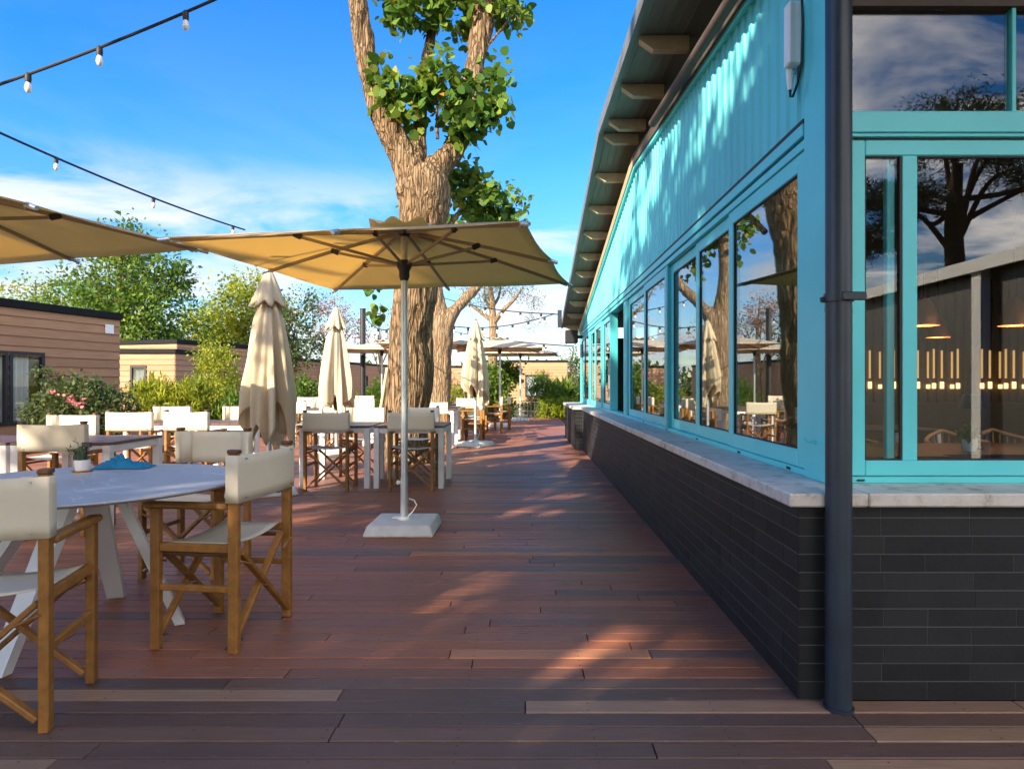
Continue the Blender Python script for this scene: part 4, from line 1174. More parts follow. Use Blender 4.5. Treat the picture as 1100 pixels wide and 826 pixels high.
for (pts) in ([A(500, 150, .03, .2), A(520, 120, .02, .0), A(537, 108, .008, .0)], [A(470, 150, .03), A(470, 110, .02, -.2), A(478, 80, .008, -.3)],
              [A(398, 90, .03), A(412, 92, .02, -.2), A(428, 100, .008, -.2)], [A(515, 60, .03, .3), A(540, 30, .018, .4), A(556, 10, .006, .4)], [A(478, 250, .05, .3), A(500, 222, .03, .7), A(530, 215, .01, .9)]):
    tw = MB(); tube_path(tw, pts, 6, 4); tw.build('twig', M['bark'], t1)
# stake beside it
stk = MB(); stk.tube([at(404, 470, 9.5), at(416, 395, 9.6)], 0.022, 8)
o = stk.build('tree_stake', M['rafter']); o.location = T1; tag(o, 'thin wooden stake leaning against the left side of the big trunk', 'stake')

T2 = Vector((-2.05, 15.0, 0))
t2 = thing('second_tree', 'pale sunlit tree trunk just right of the big one, limb curving up to the right', 'tree', T2)
def at2(u, v, Y): return ((u - 565) / 700 * Y - T2.x, Y - T2.y, 1.17 - (v - 413) / 700 * Y)
def A2(u, v, r, dy=0.0): return (*at2(u, v, 15 + dy), r)
fused_trunk('trunk', [[A2(473, 468, .30), A2(473, 430, .24), A2(474, 390, .225), A2(475, 355, .24), A2(470, 330, .20), A2(466, 300, .17), A2(468, 250, .13)],
                      [A2(474, 362, .21), A2(484, 340, .15), A2(497, 324, .125, .2), A2(512, 308, .10, .4), A2(528, 280, .075, .6), A2(540, 235, .05, .8)]], M['bark_pale'], t2, 0.03, 0.025)
foliage('crown', [(at2(500, 255, 15.6), (1.2, .9, .7), 60, 11, .16), (at2(540, 228, 15.8), (.7, .7, .5), 24, 11, .14), (at2(468, 235, 15), (.8, .8, .6), 30, 11, .14)], 0.14, M['leaf_big'], t2, LEAF_ROUND, up=0.25, droop=0.3)

T3 = Vector(((529 - 565) / 700 * 25, 25.0, -0.1))
t3 = thing('umbrella_pine', 'slim dark tree with sparse crown rising above the far open parasols', 'tree', T3)
def A3(u, v, r, dy=0.0): return ((u - 565) / 700 * (25 + dy) - T3.x, dy, 1.17 - (v - 413) / 700 * (25 + dy) - T3.z, r)
mb = MB()
tube_path(mb, [A3(529, 452, .24), A3(529, 400, .19), A3(530, 362, .17), A3(529, 335, .13), A3(527, 312, .10), A3(524, 296, .06)], 14)
for p in ([A3(530, 348, .10), A3(540, 334, .085, -.3), A3(552, 322, .06, -.4), A3(562, 308, .04, -.5)], [A3(529, 345, .09), A3(516, 335, .07, .2), A3(504, 325, .05, .3), A3(496, 310, .03, .3)], [A3(529, 330, .07), A3(536, 318, .05, .5), A3(539, 300, .03, .7)], [A3(529, 336, .07), A3(522, 322, .05, .5), A3(520, 306, .03, .8)]): tube_path(mb, p, 8)
mb.build('trunk', M['bark_pale'], t3)
def B3(u, v, dy=0): return A3(u, v, 0, dy)[:3]
foliage('crown', [(B3(525, 312), (.9, 1., .35), 26, 26, .15), (B3(548, 305), (1.0, 1., .30), 26, 26, .15), (B3(505, 300), (1.0, 1., .35), 26, 26, .16), (B3(530, 292), (1.6, 1.2, .4), 40, 26, .18), (B3(568, 322), (.5, .5, .35), 12, 24, .12), (B3(573, 345), (.35, .4, .30), 8, 14, .10), (B3(512, 326), (.5, .5, .25), 8, 24, .12)], 0.11, M['leaf_mix'], t3, LEAF_BLADE, up=0.2, droop=0.2)

def bg_tree(name, label, x, y, h, blobs, mat, size, trunk_r=.16, shape=LEAF_OVAL, bark='bark', **kw):
    """blobs: (dx, dy, z, rx, ry, rz, clumps, per)"""
    t = thing(name, label, 'tree', (x, y, -0.15))
    mb = MB(); r_ = random.Random(int(x * 10 + y))
    tube_path(mb, [(0, 0, 0, trunk_r * 1.3), (0.1, 0, h * .25, trunk_r), (r_.uniform(-.2, .2), 0.1, h * .55, trunk_r * .7), (r_.uniform(-.3, .3), 0, h * .9, trunk_r * .2)], 10)
    for b_ in blobs:
        z0 = h * r_.uniform(.2, .45)
        tube_path(mb, [(0.05, 0, z0, trunk_r * .5), (b_[0] * .5, b_[1] * .5, (z0 + b_[2]) / 2 + .2, trunk_r * .32), (b_[0], b_[1], b_[2], trunk_r * .12)], 7)
        for q in range(3):
            a = r_.uniform(0, 6.28)
            tube_path(mb, [(b_[0] * .6, b_[1] * .6, z0 + (b_[2] - z0) * .6, trunk_r * .2), (b_[0] + b_[3] * .7 * math.cos(a), b_[1] + b_[4] * .7 * math.sin(a), b_[2] + b_[5] * r_.uniform(-.2, .7), trunk_r * .05)], 5)
    mb.build('trunk', M[bark], t)
    foliage('crown', [((b_[0], b_[1], b_[2]), (b_[3], b_[4], b_[5]), b_[6], b_[7], 0.11 * (b_[3] + b_[5]) + .03) for b_ in blobs], size, M[mat], t, shape, **kw)
    return t
bg_tree('broadleaf_tree', 'large dark green tree behind the leftmost brown cabin', -17.0, 27, 8.0,
  [(0, 0, 5.6, 1.9, 1.9, 1.7, 90, 42), (1.6, 0, 4.2, 1.5, 1.6, 1.5, 70, 42), (-1.7, .3, 4.3, 1.6, 1.5, 1.3, 60, 36), (.4, 0, 7.1, 1.2, 1.2, .9, 34, 34), (2.4, 0, 5.6, .8, .9, .9, 26, 36), (0.5, 0, 2.8, 2.2, 1.6, 1.0, 60, 42), (-3.2, 0, 3.9, 1.0, 1.0, 1.0, 22, 26)], 'leaf_dark', 0.19, .2)
bg_tree('airy_tree', 'thin pale green tree at the left edge, above the cabin roof', -22.0, 29, 6.6,
  [(0, 0, 4.6, 1.5, 1.3, 1.5, 40, 26), (1.3, 0, 5.2, 1.0, 1.0, .9, 24, 24), (-1.5, 0, 4.0, 1.2, 1.0, 1.2, 26, 24), (.3, 0, 3.0, 1.8, 1.2, 1.0, 40, 30)], 'leaf_yellow', 0.15, .12)
bg_tree('broadleaf_tree', 'yellow green tree above the middle cabin roofs, left of the folded parasol', -14.4, 33, 6.6,
  [(0, 0, 5.0, 1.7, 1.6, 1.5, 70, 38), (1.5, 0, 4.5, 1.4, 1.4, 1.2, 50, 36), (-1.7, .3, 3.9, 1.3, 1.4, 1.2, 44, 36), (.4, 0, 6.2, 1.0, 1.0, .8, 26, 30), (0.4, 0, 3.0, 2.6, 1.5, 1.0, 70, 38)], 'leaf_yellow', 0.19, .17)
bg_tree('broadleaf_tree', 'lower mid green tree between the dark tree and the yellow green one', -17.2, 34, 5.4,
  [(0, 0, 4.2, 1.5, 1.3, 1.1, 44, 34), (-1.0, 0, 3.2, 1.4, 1.2, .9, 36, 34), (1.2, 0, 3.3, 1.3, 1.2, .9, 36, 34)], 'leaf_dark', 0.18, .14)
bg_tree('broadleaf_tree', 'green tree seen right of the shaded folded parasol', -11.4, 31, 5.6,
  [(0, 0, 4.0, 1.3, 1.3, 1.3, 44, 30), (.6, 0, 5.0, .9, 1.0, .9, 22, 26), (-.8, 0, 3.0, 1.2, 1.2, .8, 34, 32), (.9, 0, 2.9, 1.0, 1.2, .8, 26, 30)], 'leaf_mix', 0.17, .13)
bg_tree('bare_tree', 'pinkish brown leafed tree behind the folded parasol left of the big trunk', -11.2, 38, 7.2,
  [(0, 0, 5.6, 1.1, 1.0, 1.0, 30, 30), (.9, 0, 4.6, .9, .9, .9, 24, 30), (-.8, 0, 4.6, .9, .9, .9, 20, 28)], 'leaf_pink', 0.13, .13, bark='bark_pale')
bg_tree('bare_tree', 'thin nearly leafless tree right of the dark post', -8.9, 40, 6.6,
  [(0, 0, 5.0, 1.3, 1.0, 1.2, 18, 10), (1.1, 0, 4.2, 1.0, .9, .9, 14, 9), (-.9, 0, 4.2, .9, .9, .9, 12, 9)], 'leaf_mix', 0.12, .10, bark='bark_pale')
bg_tree('airy_tree', 'distant pale tree beyond the far end of the restaurant', 3.4, 50, 4.6,
  [(0, 0, 3.2, .9, 1.0, 1.1, 26, 24), (.7, 0, 2.6, .8, .9, .9, 20, 24), (-.5, 0, 2.2, .8, .8, .9, 20, 24)], 'leaf_mix', 0.16, .10)
# conifer treeline a long way off
tl = MB()
C_ = []; 
for i in range(90):
    x = rng.uniform(-60, 60); C_.append(clumped((x, 75 + rng.uniform(-4, 4), 1.2), (2.2, 1.2, rng.uniform(1.2, 2.6)), 8, 10, .5))
Cc = np.concatenate([c[0] for c in C_]); Oo = np.concatenate([c[1] for c in C_]); Tt = np.concatenate([c[2] for c in C_])
V_, F_ = leaves(Cc, 0.7, LEAF_OVAL, outward=Oo)
tag(link(bpy.data.objects.new('far_treeline', arrays_mesh('far_treeline', V_, F_, M['leaf_mix'], np.repeat(Tt, 4)))), 'far band of low green trees on the horizon', 'treeline', kind='stuff')

# behind the camera: pines seen in the front glass, unseen trees added for shade
def pine(x, y, h, label, seed, spread=1.0):
    t = thing('stone_pine', label, 'tree', (x, y, -0.15)); r_ = random.Random(seed)
    mb = MB(); tube_path(mb, [(0, 0, 0, .36), (.1, 0, h * .35, .30), (-.1, .1, h * .65, .24), (.1, 0, h * .85, .14)], 12)
    bl = []
    for k in range(11):
        a = k * 2.4 + r_.random(); rr = spread * r_.uniform(1.2, 3.0); z = h * r_.uniform(.74, .98) - rr * .15
        x1, y1 = rr * math.cos(a), rr * math.sin(a)
        tube_path(mb, [(0, 0, h * r_.uniform(.5, .75), .10), (x1 * .5, y1 * .5, z - .6, .07), (x1, y1, z, .03)], 7)
        bl.append(((x1, y1, z), (1.15 * spread, 1.15 * spread, .5), 34, 60, .16))
    bl.append(((0, 0, h), (1.6 * spread, 1.6 * spread, .6), 60, 60, .16))
    mb.build('trunk', M['pine_bark'], t)
    foliage('crown', bl, 0.15, M['leaf_pine'], t, LEAF_BLADE, up=0.1)
    return t
pine(13.0, -14.5, 9.4, 'stone pine mirrored in the large front window, thick dark trunk', 3, 1.15)
pine(10.2, -19.0, 8.6, 'second stone pine mirrored in the front window, further off', 9, 1.0)
def open_crown(P_):
    """gaps cut in the added crowns to place patches of low sun"""
    d = np.array(to_sun)
    q = P_ - d * ((P_[:, 2:3] - 2.4) / d[2])                       # where the leaf's shade lands at parasol height
    a = (q[:, 0] > -2.75) & (q[:, 0] < -1.05) & (q[:, 1] > 3.7) & (q[:, 1] < 7.0)
    w = P_ - d * ((P_[:, 0:1] - 1.19) / d[0])                      # and on the restaurant wall
    b_ = (w[:, 1] > 3.0) & (w[:, 1] < 4.6) & (w[:, 2] > 2.75 + 0.25 * np.sin(w[:, 1] * 9)) & (w[:, 2] < 3.5)
    g_ = P_ - d * (P_[:, 2:3] / d[2])                              # and, thinly, on the deck
    nz = np.array([mnoise.noise(Vector((x * 1.1, y * 1.6, 4.0))) for x, y, _z in g_])
    c_ = (np.hypot((g_[:, 0] + 0.15) / 1.1, (g_[:, 1] - 3.6) / 1.5) < 1) & (nz > -0.14) & (rng.random(len(P_)) < 0.75)
    return a | b_ | c_
def shade_tree(x, y, label, blobs):  # unseen tree added as a shade caster, crown shaped to suit
    return bg_tree('broadleaf_tree', label, x, y, 8.5, blobs, 'leaf_dark', 0.33, .25, gap=open_crown)
shade_tree(-6.5, -5.5, 'unseen leafy tree added behind the camera to shade the near deck', [(0, 0, 5.2, 2.6, 2.6, 1.6, 110, 34), (2.6, .5, 6.0, 2.2, 2.2, 1.6, 90, 34), (-2.6, 0.5, 4.6, 2.2, 2.2, 1.6, 90, 34), (0, 2.0, 7.4, 2.0, 2.0, 1.2, 60, 34), (3.8, 1.8, 7.4, 1.8, 1.8, 1.0, 50, 34), (-1.3, 3.9, 7.0, 1.1, 1.1, 1.1, 50, 34), (1, -1, 3.4, 2.4, 2.0, 1.1, 90, 34)])
shade_tree(-2.5, -7.5, 'unseen leafy tree added for shade behind the camera, right of the first one', [(0, 0, 5.0, 2.4, 2.4, 1.5, 110, 34), (2.4, .5, 5.6, 2.2, 2.2, 1.5, 90, 34), (-1.8, 0, 6.6, 2.2, 2.0, 1.3, 80, 34), (1.5, 0, 7.4, 2.2, 2.0, 1.2, 80, 34), (0, 0, 3.2, 2.4, 2.0, 1.1, 90, 34)])
# pavilion behind the camera (its pale roof edge and posts show in the front glass)
pv = thing('pavilion', 'pavilion with pale roof edge and white posts mirrored in the front window', 'pavilion', (7.2, -9.5, 0))
mb = MB(); mb.box(0, 5, -6, 6, 3.06, 3.16); mb.build('roof', M['beam_dark'], pv)
mb = MB(); mb.box(-0.06, -0.002, -6, 6, 2.96, 3.17, .004); mb.build('fascia', M['white_paint'], pv)
for k in range(3):
    mb = MB(); y_ = 4.2 - 4.9 * k; mb.box(0.02, 0.18, y_, y_ + .22, -0.15, 3.055, .004); mb.build('post', M['white_paint'], pv)
mb = MB(); mb.box(0.20, 0.30, -6, 6, -.15, 3.05); mb.build('wall', M['black_metal'], pv)  # black sheet across the open side, stands in for shade under the roof

# ------------------------------------------------------------------ cabins (mobile homes)
def cabin(label, p0, ang, L, D, H, board, openings, roof_t=.16, z0=0.05):
    """p0: near corner of the front; local +x along the front, front faces -y"""
    t = thing('mobile_home', label, 'cabin', (p0[0], p0[1], -0.12), ang, 'timber clad cabins')
    mb = MB(); r_ = random.Random(int(H * 1000 + L))
    def rowspan(face, z):                 # front rows broken by openings
        segs = [(0, L)]
        if face == 'front':
            for (x0, x1, za, zb, kind) in openings:
                if za < z + board * .5 < zb:
                    ns = []
                    for a, c in segs:
                        if x1 <= a or x0 >= c: ns.append((a, c)); continue
                        if x0 > a: ns.append((a, x0))
                        if x1 < c: ns.append((x1, c))
                    segs = ns
        return segs
    z = z0
    while z < H - .001:
        zt = min(z + board, H); tn = r_.random() * .35 + .001
        for a, c in rowspan('front', z):
            mb.hexa([(a, -.030, z), (c, -.030, z), (c, 0.0, z), (a, 0.0, z), (a, -.008, zt - .006), (c, -.008, zt - .006), (c, 0.0, zt - .006), (a, 0.0, zt - .006)], tn)
        for xs, sg in ((0, -1), (L, 1)):
            x_a, x_b = xs + sg * .030, xs + sg * .008
            q = [(x_a, -.008, z), (x_a, D, z), (xs, D, z), (xs, -.008, z), (x_b, -.008, zt - .006), (x_b, D, zt - .006), (xs, D, zt - .006), (xs, -.008, zt - .006)]
            mb.hexa(q, r_.random() * .35 + .001)
        z = zt
    segs = [0]
    mb.box(0.0, L, 0.02, D, z0, H, 0, .9) if not openings else None
    if openings:                          # core wall pieces around the openings
        xs = sorted(openings); cur = 0
        for (x0, x1, za, zb, kind) in xs:
            mb.box(cur, x0, 0.001, .08, z0, H, 0, .9); mb.box(x0, x1, 0.001, .08, z0, za, 0, .9); mb.box(x0, x1, 0.001, .08, zb, H, 0, .9); cur = x1
        mb.box(cur, L, 0.001, .08, z0, H, 0, .9); mb.box(0.0, L, D - .08, D, z0, H, 0, .9); mb.box(0.0, .06, .081, D - .081, z0, H, 0, .9); mb.box(L - .06, L, .081, D - .081, z0, H, 0, .9)
    mb.build('wall', M['siding'], t)
    mb = MB(); mb.box(-.06, L + .06, -.07, D + .06, H + .002, H + roof_t, .01); mb.build('roof', M['roof_black'], t)
    for (x0, x1, za, zb, kind) in openings:
        mb = MB(); w = .07
        n = 2 if (x1 - x0) > 1.2 else 1; wd = (x1 - x0) / n
        for k in range(n): frame_front(mb, -.045, .05, x0 + k * wd + .001, x0 + (k + 1) * wd - .001, za, zb, w)
        f = mb.build('window', M['black_metal'], t)
        mb = MB()
        for k in range(n): mb.box(x0 + k * wd + w - .002, x0 + (k + 1) * wd - w + .002, .0, .006, za + w, zb - w)
        mb.build('pane', M['glass_cabin'], f)
        vs = []; fs = []; N = 60
        for i in range(N + 1):
            x = x0 + (x1 - x0) * i / N
            yy = .095 + .03 * math.sin(i * 1.3) + .012 * math.sin(i * 2.9)
            vs += [(x, yy, za + .03), (x, yy, zb - .03)]
        for i in range(N):
            if kind == 'half' and i / N > 0.62: continue
            fs.append((2 * i, 2 * i + 2, 2 * i + 3, 2 * i + 1))
        mb = MB(); mb.add(vs, fs, True); mb.build('curtain', M['curtain'], f)
    return t
d1 = math.atan2(2.8, 0.6)
h1 = cabin('brown timber cabin at the left with a black framed glazed door and curtains', (-11.55, 9.3), d1, 7.0, 4.0, 2.88, 0.205, [(1.3, 4.20, 0.45, 1.98, 'full'), (4.22, 5.0, 0.45, 1.98, 'half')], .17)
mb = MB(); mb.box(6.55, 6.80, -.055, -.031, 2.52, 2.74, .01); mb.build('vent_grille', M['white_paint'], h1)
h2 = cabin('low brown cabin with a narrow window right of the first one', (-14.6, 22), 0.0, 2.75, 5.0, 2.33, 0.19, [(1.25, 1.80, 0.6, 1.92, 'full')], .16)
h3 = cabin('tall brown cabin behind the bushes left of the shaded folded parasol', (-12.75, 23.8), math.atan2(4, 1.25), 4.4, 4.0, 2.78, 0.2, [], .16)
h4 = cabin('long brown cabin behind the folded parasol left of the big trunk', (-12.7, 36.2), math.atan2(14, 2.5), 14.0, 3.6, 2.62, 0.2, [(8.3, 9.4, .9, 1.9, 'full')], .14)
h5 = cabin('sunlit brown cabin with a dark window at the far end of the deck', (-3.1, 42), 0.0, 5.75, 5.0, 2.72, 0.2, [(3.05, 4.55, 0.5, 1.92, 'full')], .14)
h6 = cabin('far brown cabin seen between the trunks behind the second tree', (-7.6, 44), 0.0, 4.2, 4.0, 2.42, 0.2, [], .14)

# ------------------------------------------------------------------ shrubs
def shrub(name, label, x, y, blobs, mat, size, shape=LEAF_OVAL, cat='shrub', flowers=None, stems=6, **kw):
    t = thing(name, label, cat, (x, y, -0.14)); r_ = random.Random(int(x * 37 + y))
    mb = MB()
    for k in range(stems):
        b_ = blobs[k % len(blobs)]
        tube_path(mb, [(b_[0] * .3 + r_.uniform(-.08, .08), b_[1] * .3, 0, .02), (b_[0] * .7 + r_.uniform(-.15, .15), b_[1] * .7, b_[2] * .5, .014), (b_[0] + r_.uniform(-.5, .5) * b_[3], b_[1], b_[2] + b_[5] * .5, .006)], 6)
    mb.build('stems', M['bark'], t)
    foliage('leaves', [((b_[0], b_[1], b_[2]), b_[3:6], b_[6], b_[7], b_[8]) for b_ in blobs], size, M[mat], t, shape, **kw)
    if flowers:
        fb, fm, fs_ = flowers
        for one in fb: foliage('flower_cluster', [one], fs_, M[fm], t, LEAF_ROUND)
    return t
shrub('flowering_shrub', 'oleander bush with pink flowers before the cabin door', -8.4, 12.2,
  [(0, 0, .75, .70, .6, .62, 130, 24, .09), (-.45, 0, .85, .5, .5, .5, 70, 22, .09), (.5, 0, .75, .5, .5, .55, 70, 22, .09), (.1, 0, 1.25, .25, .3, .30, 26, 18, .07), (-.55, 0, 1.45, .2, .2, .2, 10, 14, .06)],
  'leaf_mix', .085, flowers=([((.2, -.55, 1.05), (.10, .06, .10), 5, 6, .025), ((-.05, -.55, 1.15), (.05, .05, .04), 2, 6, .02), ((.45, -.5, .98), (.08, .06, .05), 3, 6, .02)], 'petal_pink', .05))
shrub('green_shrub', 'spiky bright green bush behind the long table', -7.75, 14.2,
  [(0, 0, .75, .72, .6, .55, 120, 22, .09), (-.35, 0, 1.05, .4, .4, .35, 50, 20, .08), (.45, 0, .95, .4, .4, .4, 50, 20, .08)], 'leaf_yellow', .16, LEAF_BLADE, upright=1.2)
shrub('tall_shrub', 'tall yellow green shrub beside the folded shaded parasol', -7.6, 16.2,
  [(0, 0, 1.5, .55, .5, .75, 120, 26, .09), (-.2, 0, 2.05, .35, .35, .30, 40, 22, .08), (.2, 0, .9, .6, .5, .6, 70, 24, .10)], 'leaf_yellow', .07)
shrub('grassy_shrub', 'dense fine leaved green bush at the foot of the tall shrub', -6.5, 14.6,
  [(0, 0, .55, .55, .45, .5, 120, 22, .07), (.45, 0, .5, .4, .4, .45, 70, 20, .07)], 'leaf_dark', .16, LEAF_BLADE, upright=1.8)
shrub('green_shrub', 'dark bush right of the shaded folded parasol', -6.6, 19, [(0, 0, .9, .5, .5, .7, 90, 24, .10), (.5, 0, .6, .45, .4, .5, 60, 22, .1)], 'leaf_dark', .10)
shrub('flowering_shrub', 'white flowering bush before the long cabin', -7.1, 22, [(0, 0, .75, .7, .5, .5, 90, 24, .10), (.6, 0, .6, .5, .4, .4, 60, 20, .1)], 'leaf_dark', .09,
  flowers=([((0, -.4, .85), (.5, .2, .3), 24, 6, .05)], 'petal_white', .06))
shrub('green_shrub', 'dark green bush between the dark post and the big trunk', -5.0, 23.5, [(0, 0, .9, .65, .5, .6, 110, 24, .10), (-.5, 0, .7, .5, .4, .5, 50, 22, .1)], 'leaf_dark', .14, LEAF_BLADE, upright=.6)
shrub('yellow_shrub', 'yellow green bush between the second trunk and the rightmost folded parasol', -2.7, 24, [(0, 0, .7, .7, .5, .6, 90, 22, .10), (.6, 0, .9, .4, .4, .6, 40, 20, .09)], 'leaf_lime', .09)
shrub('laurel_shrub', 'broad leaved laurel with dark clumps right of the rightmost folded parasol', -0.95, 22.4,
  [(0, 0, 1.45, .55, .5, .55, 90, 20, .10), (.45, 0, 1.7, .35, .35, .35, 40, 18, .09), (-.4, 0, 1.1, .4, .4, .4, 40, 18, .1), (.1, 0, .5, .6, .5, .4, 60, 20, .1)], 'leaf_dark', .13)
shrub('green_shrub', 'dark upright bush at the deck end under the far cabin window', 0.55, 23.8,
  [(0, 0, .95, .42, .4, .8, 120, 24, .09), (.5, 0, .8, .4, .4, .55, 70, 22, .09), (0, 0, .4, .7, .5, .35, 60, 22, .1)], 'leaf_dark', .13, LEAF_BLADE, upright=1.0)
shrub('lime_shrub', 'round lime green bush at the deck end', 0.75, 22.9, [(0, 0, .42, .44, .35, .36, 110, 22, .06)], 'leaf_lime', .07)
shrub('lime_shrub', 'tufted yellow grass clump beside the restaurant end', 1.35, 23.0, [(0, 0, .35, .38, .35, .35, 90, 18, .06), (.4, .2, .4, .3, .3, .3, 50, 18, .06)], 'leaf_lime', .22, LEAF_BLADE, upright=1.6)
t = thing('yucca_plant', 'spiky dark yucca by the far end of the restaurant', 'plant', (1.35, 24.6, -.14))
n = 260; ang_ = rng.uniform(0, 2 * PI, n); el_ = rng.uniform(.15, 1.45, n)
cs = np.stack([0.05 * np.cos(ang_), 0.05 * np.sin(ang_), rng.uniform(.35, 1.0, n)], 1)
yd = np.stack([np.cos(ang_) * np.cos(el_), np.sin(ang_) * np.cos(el_), np.sin(el_)], 1)
V_, F_ = leaves(cs, .72, LEAF_BLADE, outward=yd * 6, size_var=.2)
link(bpy.data.objects.new('leaves', arrays_mesh('leaves', V_, F_, M['leaf_dark'], np.repeat(rng.random(n), 5))), t)
mb = MB(); tube_path(mb, [(0, 0, 0, .09), (0, 0, .5, .08), (0, 0, 1., .05)], 8); mb.build('stem', M['bark'], t)
shrub('hedge_shrub', 'dry reed hedge behind the yucca at the restaurant end', 2.3, 26.5, [(0, 0, .9, .8, .4, .8, 90, 22, .10), (1.2, 0, .9, .8, .4, .8, 70, 22, .1), (-.4, 0, .7, .6, .4, .6, 60, 20, .1)], 'leaf_mix', .16, LEAF_BLADE, upright=1.4)
# wire planters at the far parasol base
wp = thing('wire_planter', 'grey wire plant stand beside the farthest parasol pole', 'plant stand', (0.05, 20.6, 0))
mb = MB()
for k in range(7):
    x = -.33 + .11 * k
    mb.tube([(x, -.2, .0), (x, -.2, .62)], .010, 6); mb.tube([(x, .2, .0), (x, .2, .62)], .010, 6)
for z in (.04, .33, .62):
    for y in (-.2, .2): mb.tube([(-.35, y, z), (.35, y, z)], .011, 6)
    for x in (-.35, .35): mb.tube([(x, -.2, z), (x, .2, z)], .011, 6)
mb.build('wire_frame', M['rib'], wp)
foliage('leaves', [((0, 0, .5), (.3, .15, .15), 20, 16, .06)], .07, M['leaf_mix'], wp)

# dark post for the light strings
dpst = thing('light_post', 'dark steel post left of the big trunk carrying light strings', 'post', (-5.03, 20.1, -.12))
mb = MB(); mb.tube([(0, 0, 0), (0, 0, 3.60)], .085, 16); mb.build('pole', M['black_metal'], dpst)
mb = MB(); mb.tube([(0, 0, 3.6005), (0, 0, 3.63)], .095, 16); mb.build('cap', M['black_metal'], dpst)

# ------------------------------------------------------------------ light strings
def string(label, p0, p1, sag, bulbs, r=.008, sc=1.0):
    p0 = Vector(p0); p1 = Vector(p1); t = thing('string_light', label, 'light string', p0, 0, 'light strings over the deck')
    def pt(s):
        p = p0.lerp(p1, s); p.z -= sag * 4 * s * (1 - s); return p - p0
    mb = MB(); mb.tube([pt(i / 40) for i in range(41)], r, 8); mb.build('cable', M['cable'], t)
    for s in bulbs:
        p = pt(s)
        mb = MB(); mb.lathe([(.010 * sc, .010), (.020 * sc, .0), (.022 * sc, -.035 * sc), (.019 * sc, -.058 * sc)], p.x, p.y, 12)
        mb.v = [(x, y, z + p.z) for x, y, z in mb.v]; so_ = mb.build('socket', M['cable'], t)
        mb = MB(); mb.lathe([(.014 * sc, -.0585 * sc), (.022 * sc, -.085 * sc), (.024 * sc, -.105 * sc), (.015 * sc, -.128 * sc), (.004 * sc, -.135 * sc)], p.x, p.y, 14)
        mb.v = [(x, y, z + p.z) for x, y, z in mb.v]; mb.build('bulb', M['bulb'], so_)
    return t
M['bulb'] = mat_plain('bulb_frosted', (0.80, 0.76, 0.70), 0.15, 0, 0.03)
def atw(u, v, Y): return Vector(((u - 565) / 700 * Y, Y, 1.17 - (v - 413) / 700 * Y))
def string_px(label, uvs, Y0, Y1, ext0, ext1, sag, bulb_us, r=.008, sc=1.0):
    """cable between two 3-D points; bulbs where the cable passes the given picture columns"""
    (ua, va), (ub, vb) = uvs
    p0 = atw(ua, va, Y0); p1 = atw(ub, vb, Y1); d = p1 - p0
    q0 = p0 - d * ext0; q1 = p1 + d * ext1
    bl = []
    for u in bulb_us:
        best = min(range(401), key=lambda i: abs((565 + 700 * (q0.lerp(q1, i / 400)).x / (q0.lerp(q1, i / 400)).y) - u)); bl.append(best / 400)
    return string(label, q0, q1, sag, bl, r, sc)
string_px('nearest light string with big bulbs, top left of the sky', ((0, 83), (215, -2)), 3.9, 3.9, .5, .6, .06, [30, 107, 200, -90, 280], .009, .82)
string_px('second light string running down behind the open parasols at the left', ((0, 140), (263, 247)), 5.4, 9.0, .12, .0, .06, [60, 165, 250], .011, .85)
BR = Vector((XF - .2, 14.4, 2.73))
def far_string(label, u, v, Y, sag, n):
    string(label, BR, atw(u, v, Y), sag, [(i + .6) / n for i in range(n)], .012, 1.25)
far_string('far light string, upper one from the roof bracket to the slim tree', 470, 318, 20, .12, 7)
far_string('far light string, middle one from the roof bracket towards the second trunk', 482, 350, 16, .15, 7)
string('far light string, lowest one above the farthest parasol', (1.1, 15.0, 2.05), atw(470, 352, 24), .1, [.15, .3, .45, .6, .75], .012, 1.3)
string('light string from the dark post to the big trunk', (-5.03, 20.1, 3.42), atw(428, 350, 10.0), .25, [.2, .4, .6, .8], .011, 1.1)

# ------------------------------------------------------------------ restaurant interior
def make_inner_table():
    t = thing('indoor_table', 'table', 'table')
    mb = MB(); mb.box(-.6, .6, -.4, .4, .715, .74, .004); mb.build('tabletop', M['black_metal'], t)
    for sx in (-1, 1):
        for sy in (-1, 1):
            mb = MB(); mb.box(sx * .55 - .025, sx * .55 + .025, sy * .35 - .025, sy * .35 + .025, .021, .7145, .003); mb.build('leg', M['white_metal'], t)
    return t
it = make_inner_table()
for i, (x, y, a, lab) in enumerate([(3.05, 4.4, 0, 'dark indoor table with lamp and potted plant behind the front glass'), (3.4, 6.6, 0, 'dark indoor table with white legs in the middle of the dining room'), (2.3, 7.2, 90, 'dark indoor table near the side windows'), (1.95, 4.3, 0, 'dark indoor table behind the narrow left front pane')]):
    place(i == 0, it, (x, y, 0), R(a), lab, 'table', 'indoor tables')
lm = thing('table_lamp', 'small dark table lamp with cone shade behind the front glass', 'lamp', (2.98, 4.35, .741))
mb = MB(); mb.lathe([(.06, 0), (.06, .012), (.01, .018)], n=20); mb.tube([(0, 0, .015), (0, 0, .30)], .006, 8); mb.build('stand', M['black_metal'], lm)
mb = MB(); mb.lathe([(.085, .27), (.055, .36)], n=24, cap0=False, cap1=True); mb.build('lamp_shade', M['black_metal'], lm)
ip = thing('plant_pot', 'small white pot with a green plant on the indoor table', 'plant pot', (2.86, 4.2, .741))
mb = MB(); mb.lathe([(.035, 0), (.042, .03), (.044, .075), (.04, .075), (.038, .065)], n=20); mb.build('pot', M['pot_white'], ip)
foliage('leaves', [((0, 0, .11), (.06, .06, .05), 16, 10, .015)], .035, M['leaf_dark'], ip)
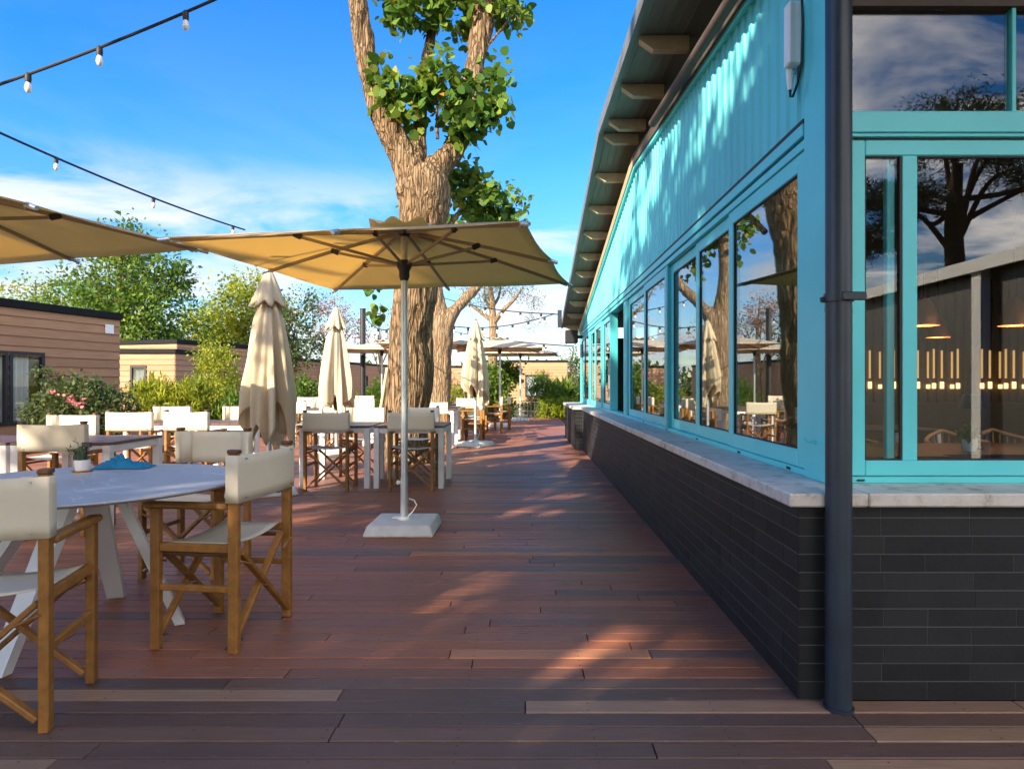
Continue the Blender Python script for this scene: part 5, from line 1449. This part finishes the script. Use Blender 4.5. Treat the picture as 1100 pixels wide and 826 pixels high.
def make_inner_chair():
    t = thing('indoor_chair', 'chair', 'chair'); k = M['rattan']
    for sx in (-1, 1):
        mb = MB(); mb.tube([(sx * .2, .2, .021), (sx * .19, .17, .44)], .014, 8); mb.build('leg', k, t)
        mb = MB(); mb.tube([(sx * .2, -.22, .021), (sx * .19, -.18, .44)], .014, 8); mb.build('leg', k, t)
    mb = MB(); mb.box(-.22, .22, -.2, .2, .44, .47, .01); mb.build('seat', k, t)
    mb = MB()
    pts = [(.24 * math.cos(a), -.02 - .2 * math.sin(a), .80 - .08 * abs(math.cos(a))) for a in [PI * i / 14 for i in range(15)]]
    mb.tube(pts, .016, 8)
    for (x, y, z) in pts[1:-1]: mb.tube([(x * .88, y * .85, .471), (x, y, z)], .008, 6)
    mb.build('backrest', k, t); return t
M['rattan'] = mat_wood('rattan', (0.16, 0.11, 0.06), (0.30, 0.21, 0.12))
ic = make_inner_chair()
for i, (x, y, a, lab) in enumerate([(2.45, 4.95, 180, 'rattan indoor chair behind the narrow front pane'), (3.35, 5.0, 185, 'rattan indoor chair behind the lamp table'), (3.8, 5.1, 178, 'rattan indoor chair right of the lamp table'), (3.1, 7.3, 180, 'rattan indoor chair deep in the dining room'), (2.3, 6.3, 10, 'rattan indoor chair by the side windows')]):
    place(i == 0, ic, (x, y, 0), R(a), lab, 'chair', 'indoor rattan chairs')
sw = thing('slatted_partition', 'dark slatted partition with small warm lamps inside the restaurant', 'partition', (1.9, 9.4, 0.02))
mb = MB()
for k in range(44): mb.box(k * .13, k * .13 + .05, -.02, .02, 0.9, 2.68, .003)
mb.box(0, 5.8, .021, .05, 0.0, 2.69); mb.box(0, 5.8, -.09, .02, 0.0, .88, .005)
mb.build('slats', M['slat'], sw)
for k in range(30):
    x = 2.1 + k * .115 + (.03 if k % 3 == 0 else 0)
    if k in (5, 6, 13, 20, 21): continue
    mb = MB(); mb.box(x, x + .042, -.06, -.022, 1.09, 1.15 + .02 * ((k * 7) % 3), .005); lo_ = mb.build('lamp', M['warm_lamp'], sw)
    mb = MB(); mb.box(x + .012, x + .030, -.05, -.023, 1.24, 1.62 + .02 * ((k * 5) % 3), .003); mb.build('glow_strip', M['slat_glow'], lo_)  # emissive strip stands in for lamplight on the slats
def make_pendant():
    t = thing('pendant_lamp', 'lamp', 'lamp')
    mb = MB(); mb.tube([(0, 0, .22), (0, 0, 1.0)], .005, 6); mb.build('cord', M['cable'], t)
    mb = MB(); mb.lathe([(.11, .0), (.105, .06), (.06, .17), (.02, .22)], n=24, cap0=False); mb.build('lamp_shade', M['copper'], t)
    mb = MB(); mb.lathe([(.02, .03), (.045, .06), (.03, .11)], n=14); mb.build('bulb', M['orange_lamp'], t)
    return t
M['copper'] = mat_plain('copper_shade', (0.45, 0.16, 0.06), 0.45, 0.6, 0.1)
pdl = make_pendant()
for i, (x, y, z, lab) in enumerate([(3.05, 5.0, 1.62, 'copper pendant lamp left of the mirrored white post'), (3.75, 5.0, 1.62, 'copper pendant lamp right of the mirrored white post'), (4.3, 6.8, 1.66, 'copper pendant lamp deeper in the dining room'), (3.3, 7.0, 1.72, 'small copper pendant lamp at the middle of the dining room'), (2.45, 5.6, 1.60, 'copper pendant lamp behind the narrow left front pane')]):
    place(i == 0, pdl, (x, y, z), 0, lab, 'lamp', 'indoor pendant lamps')
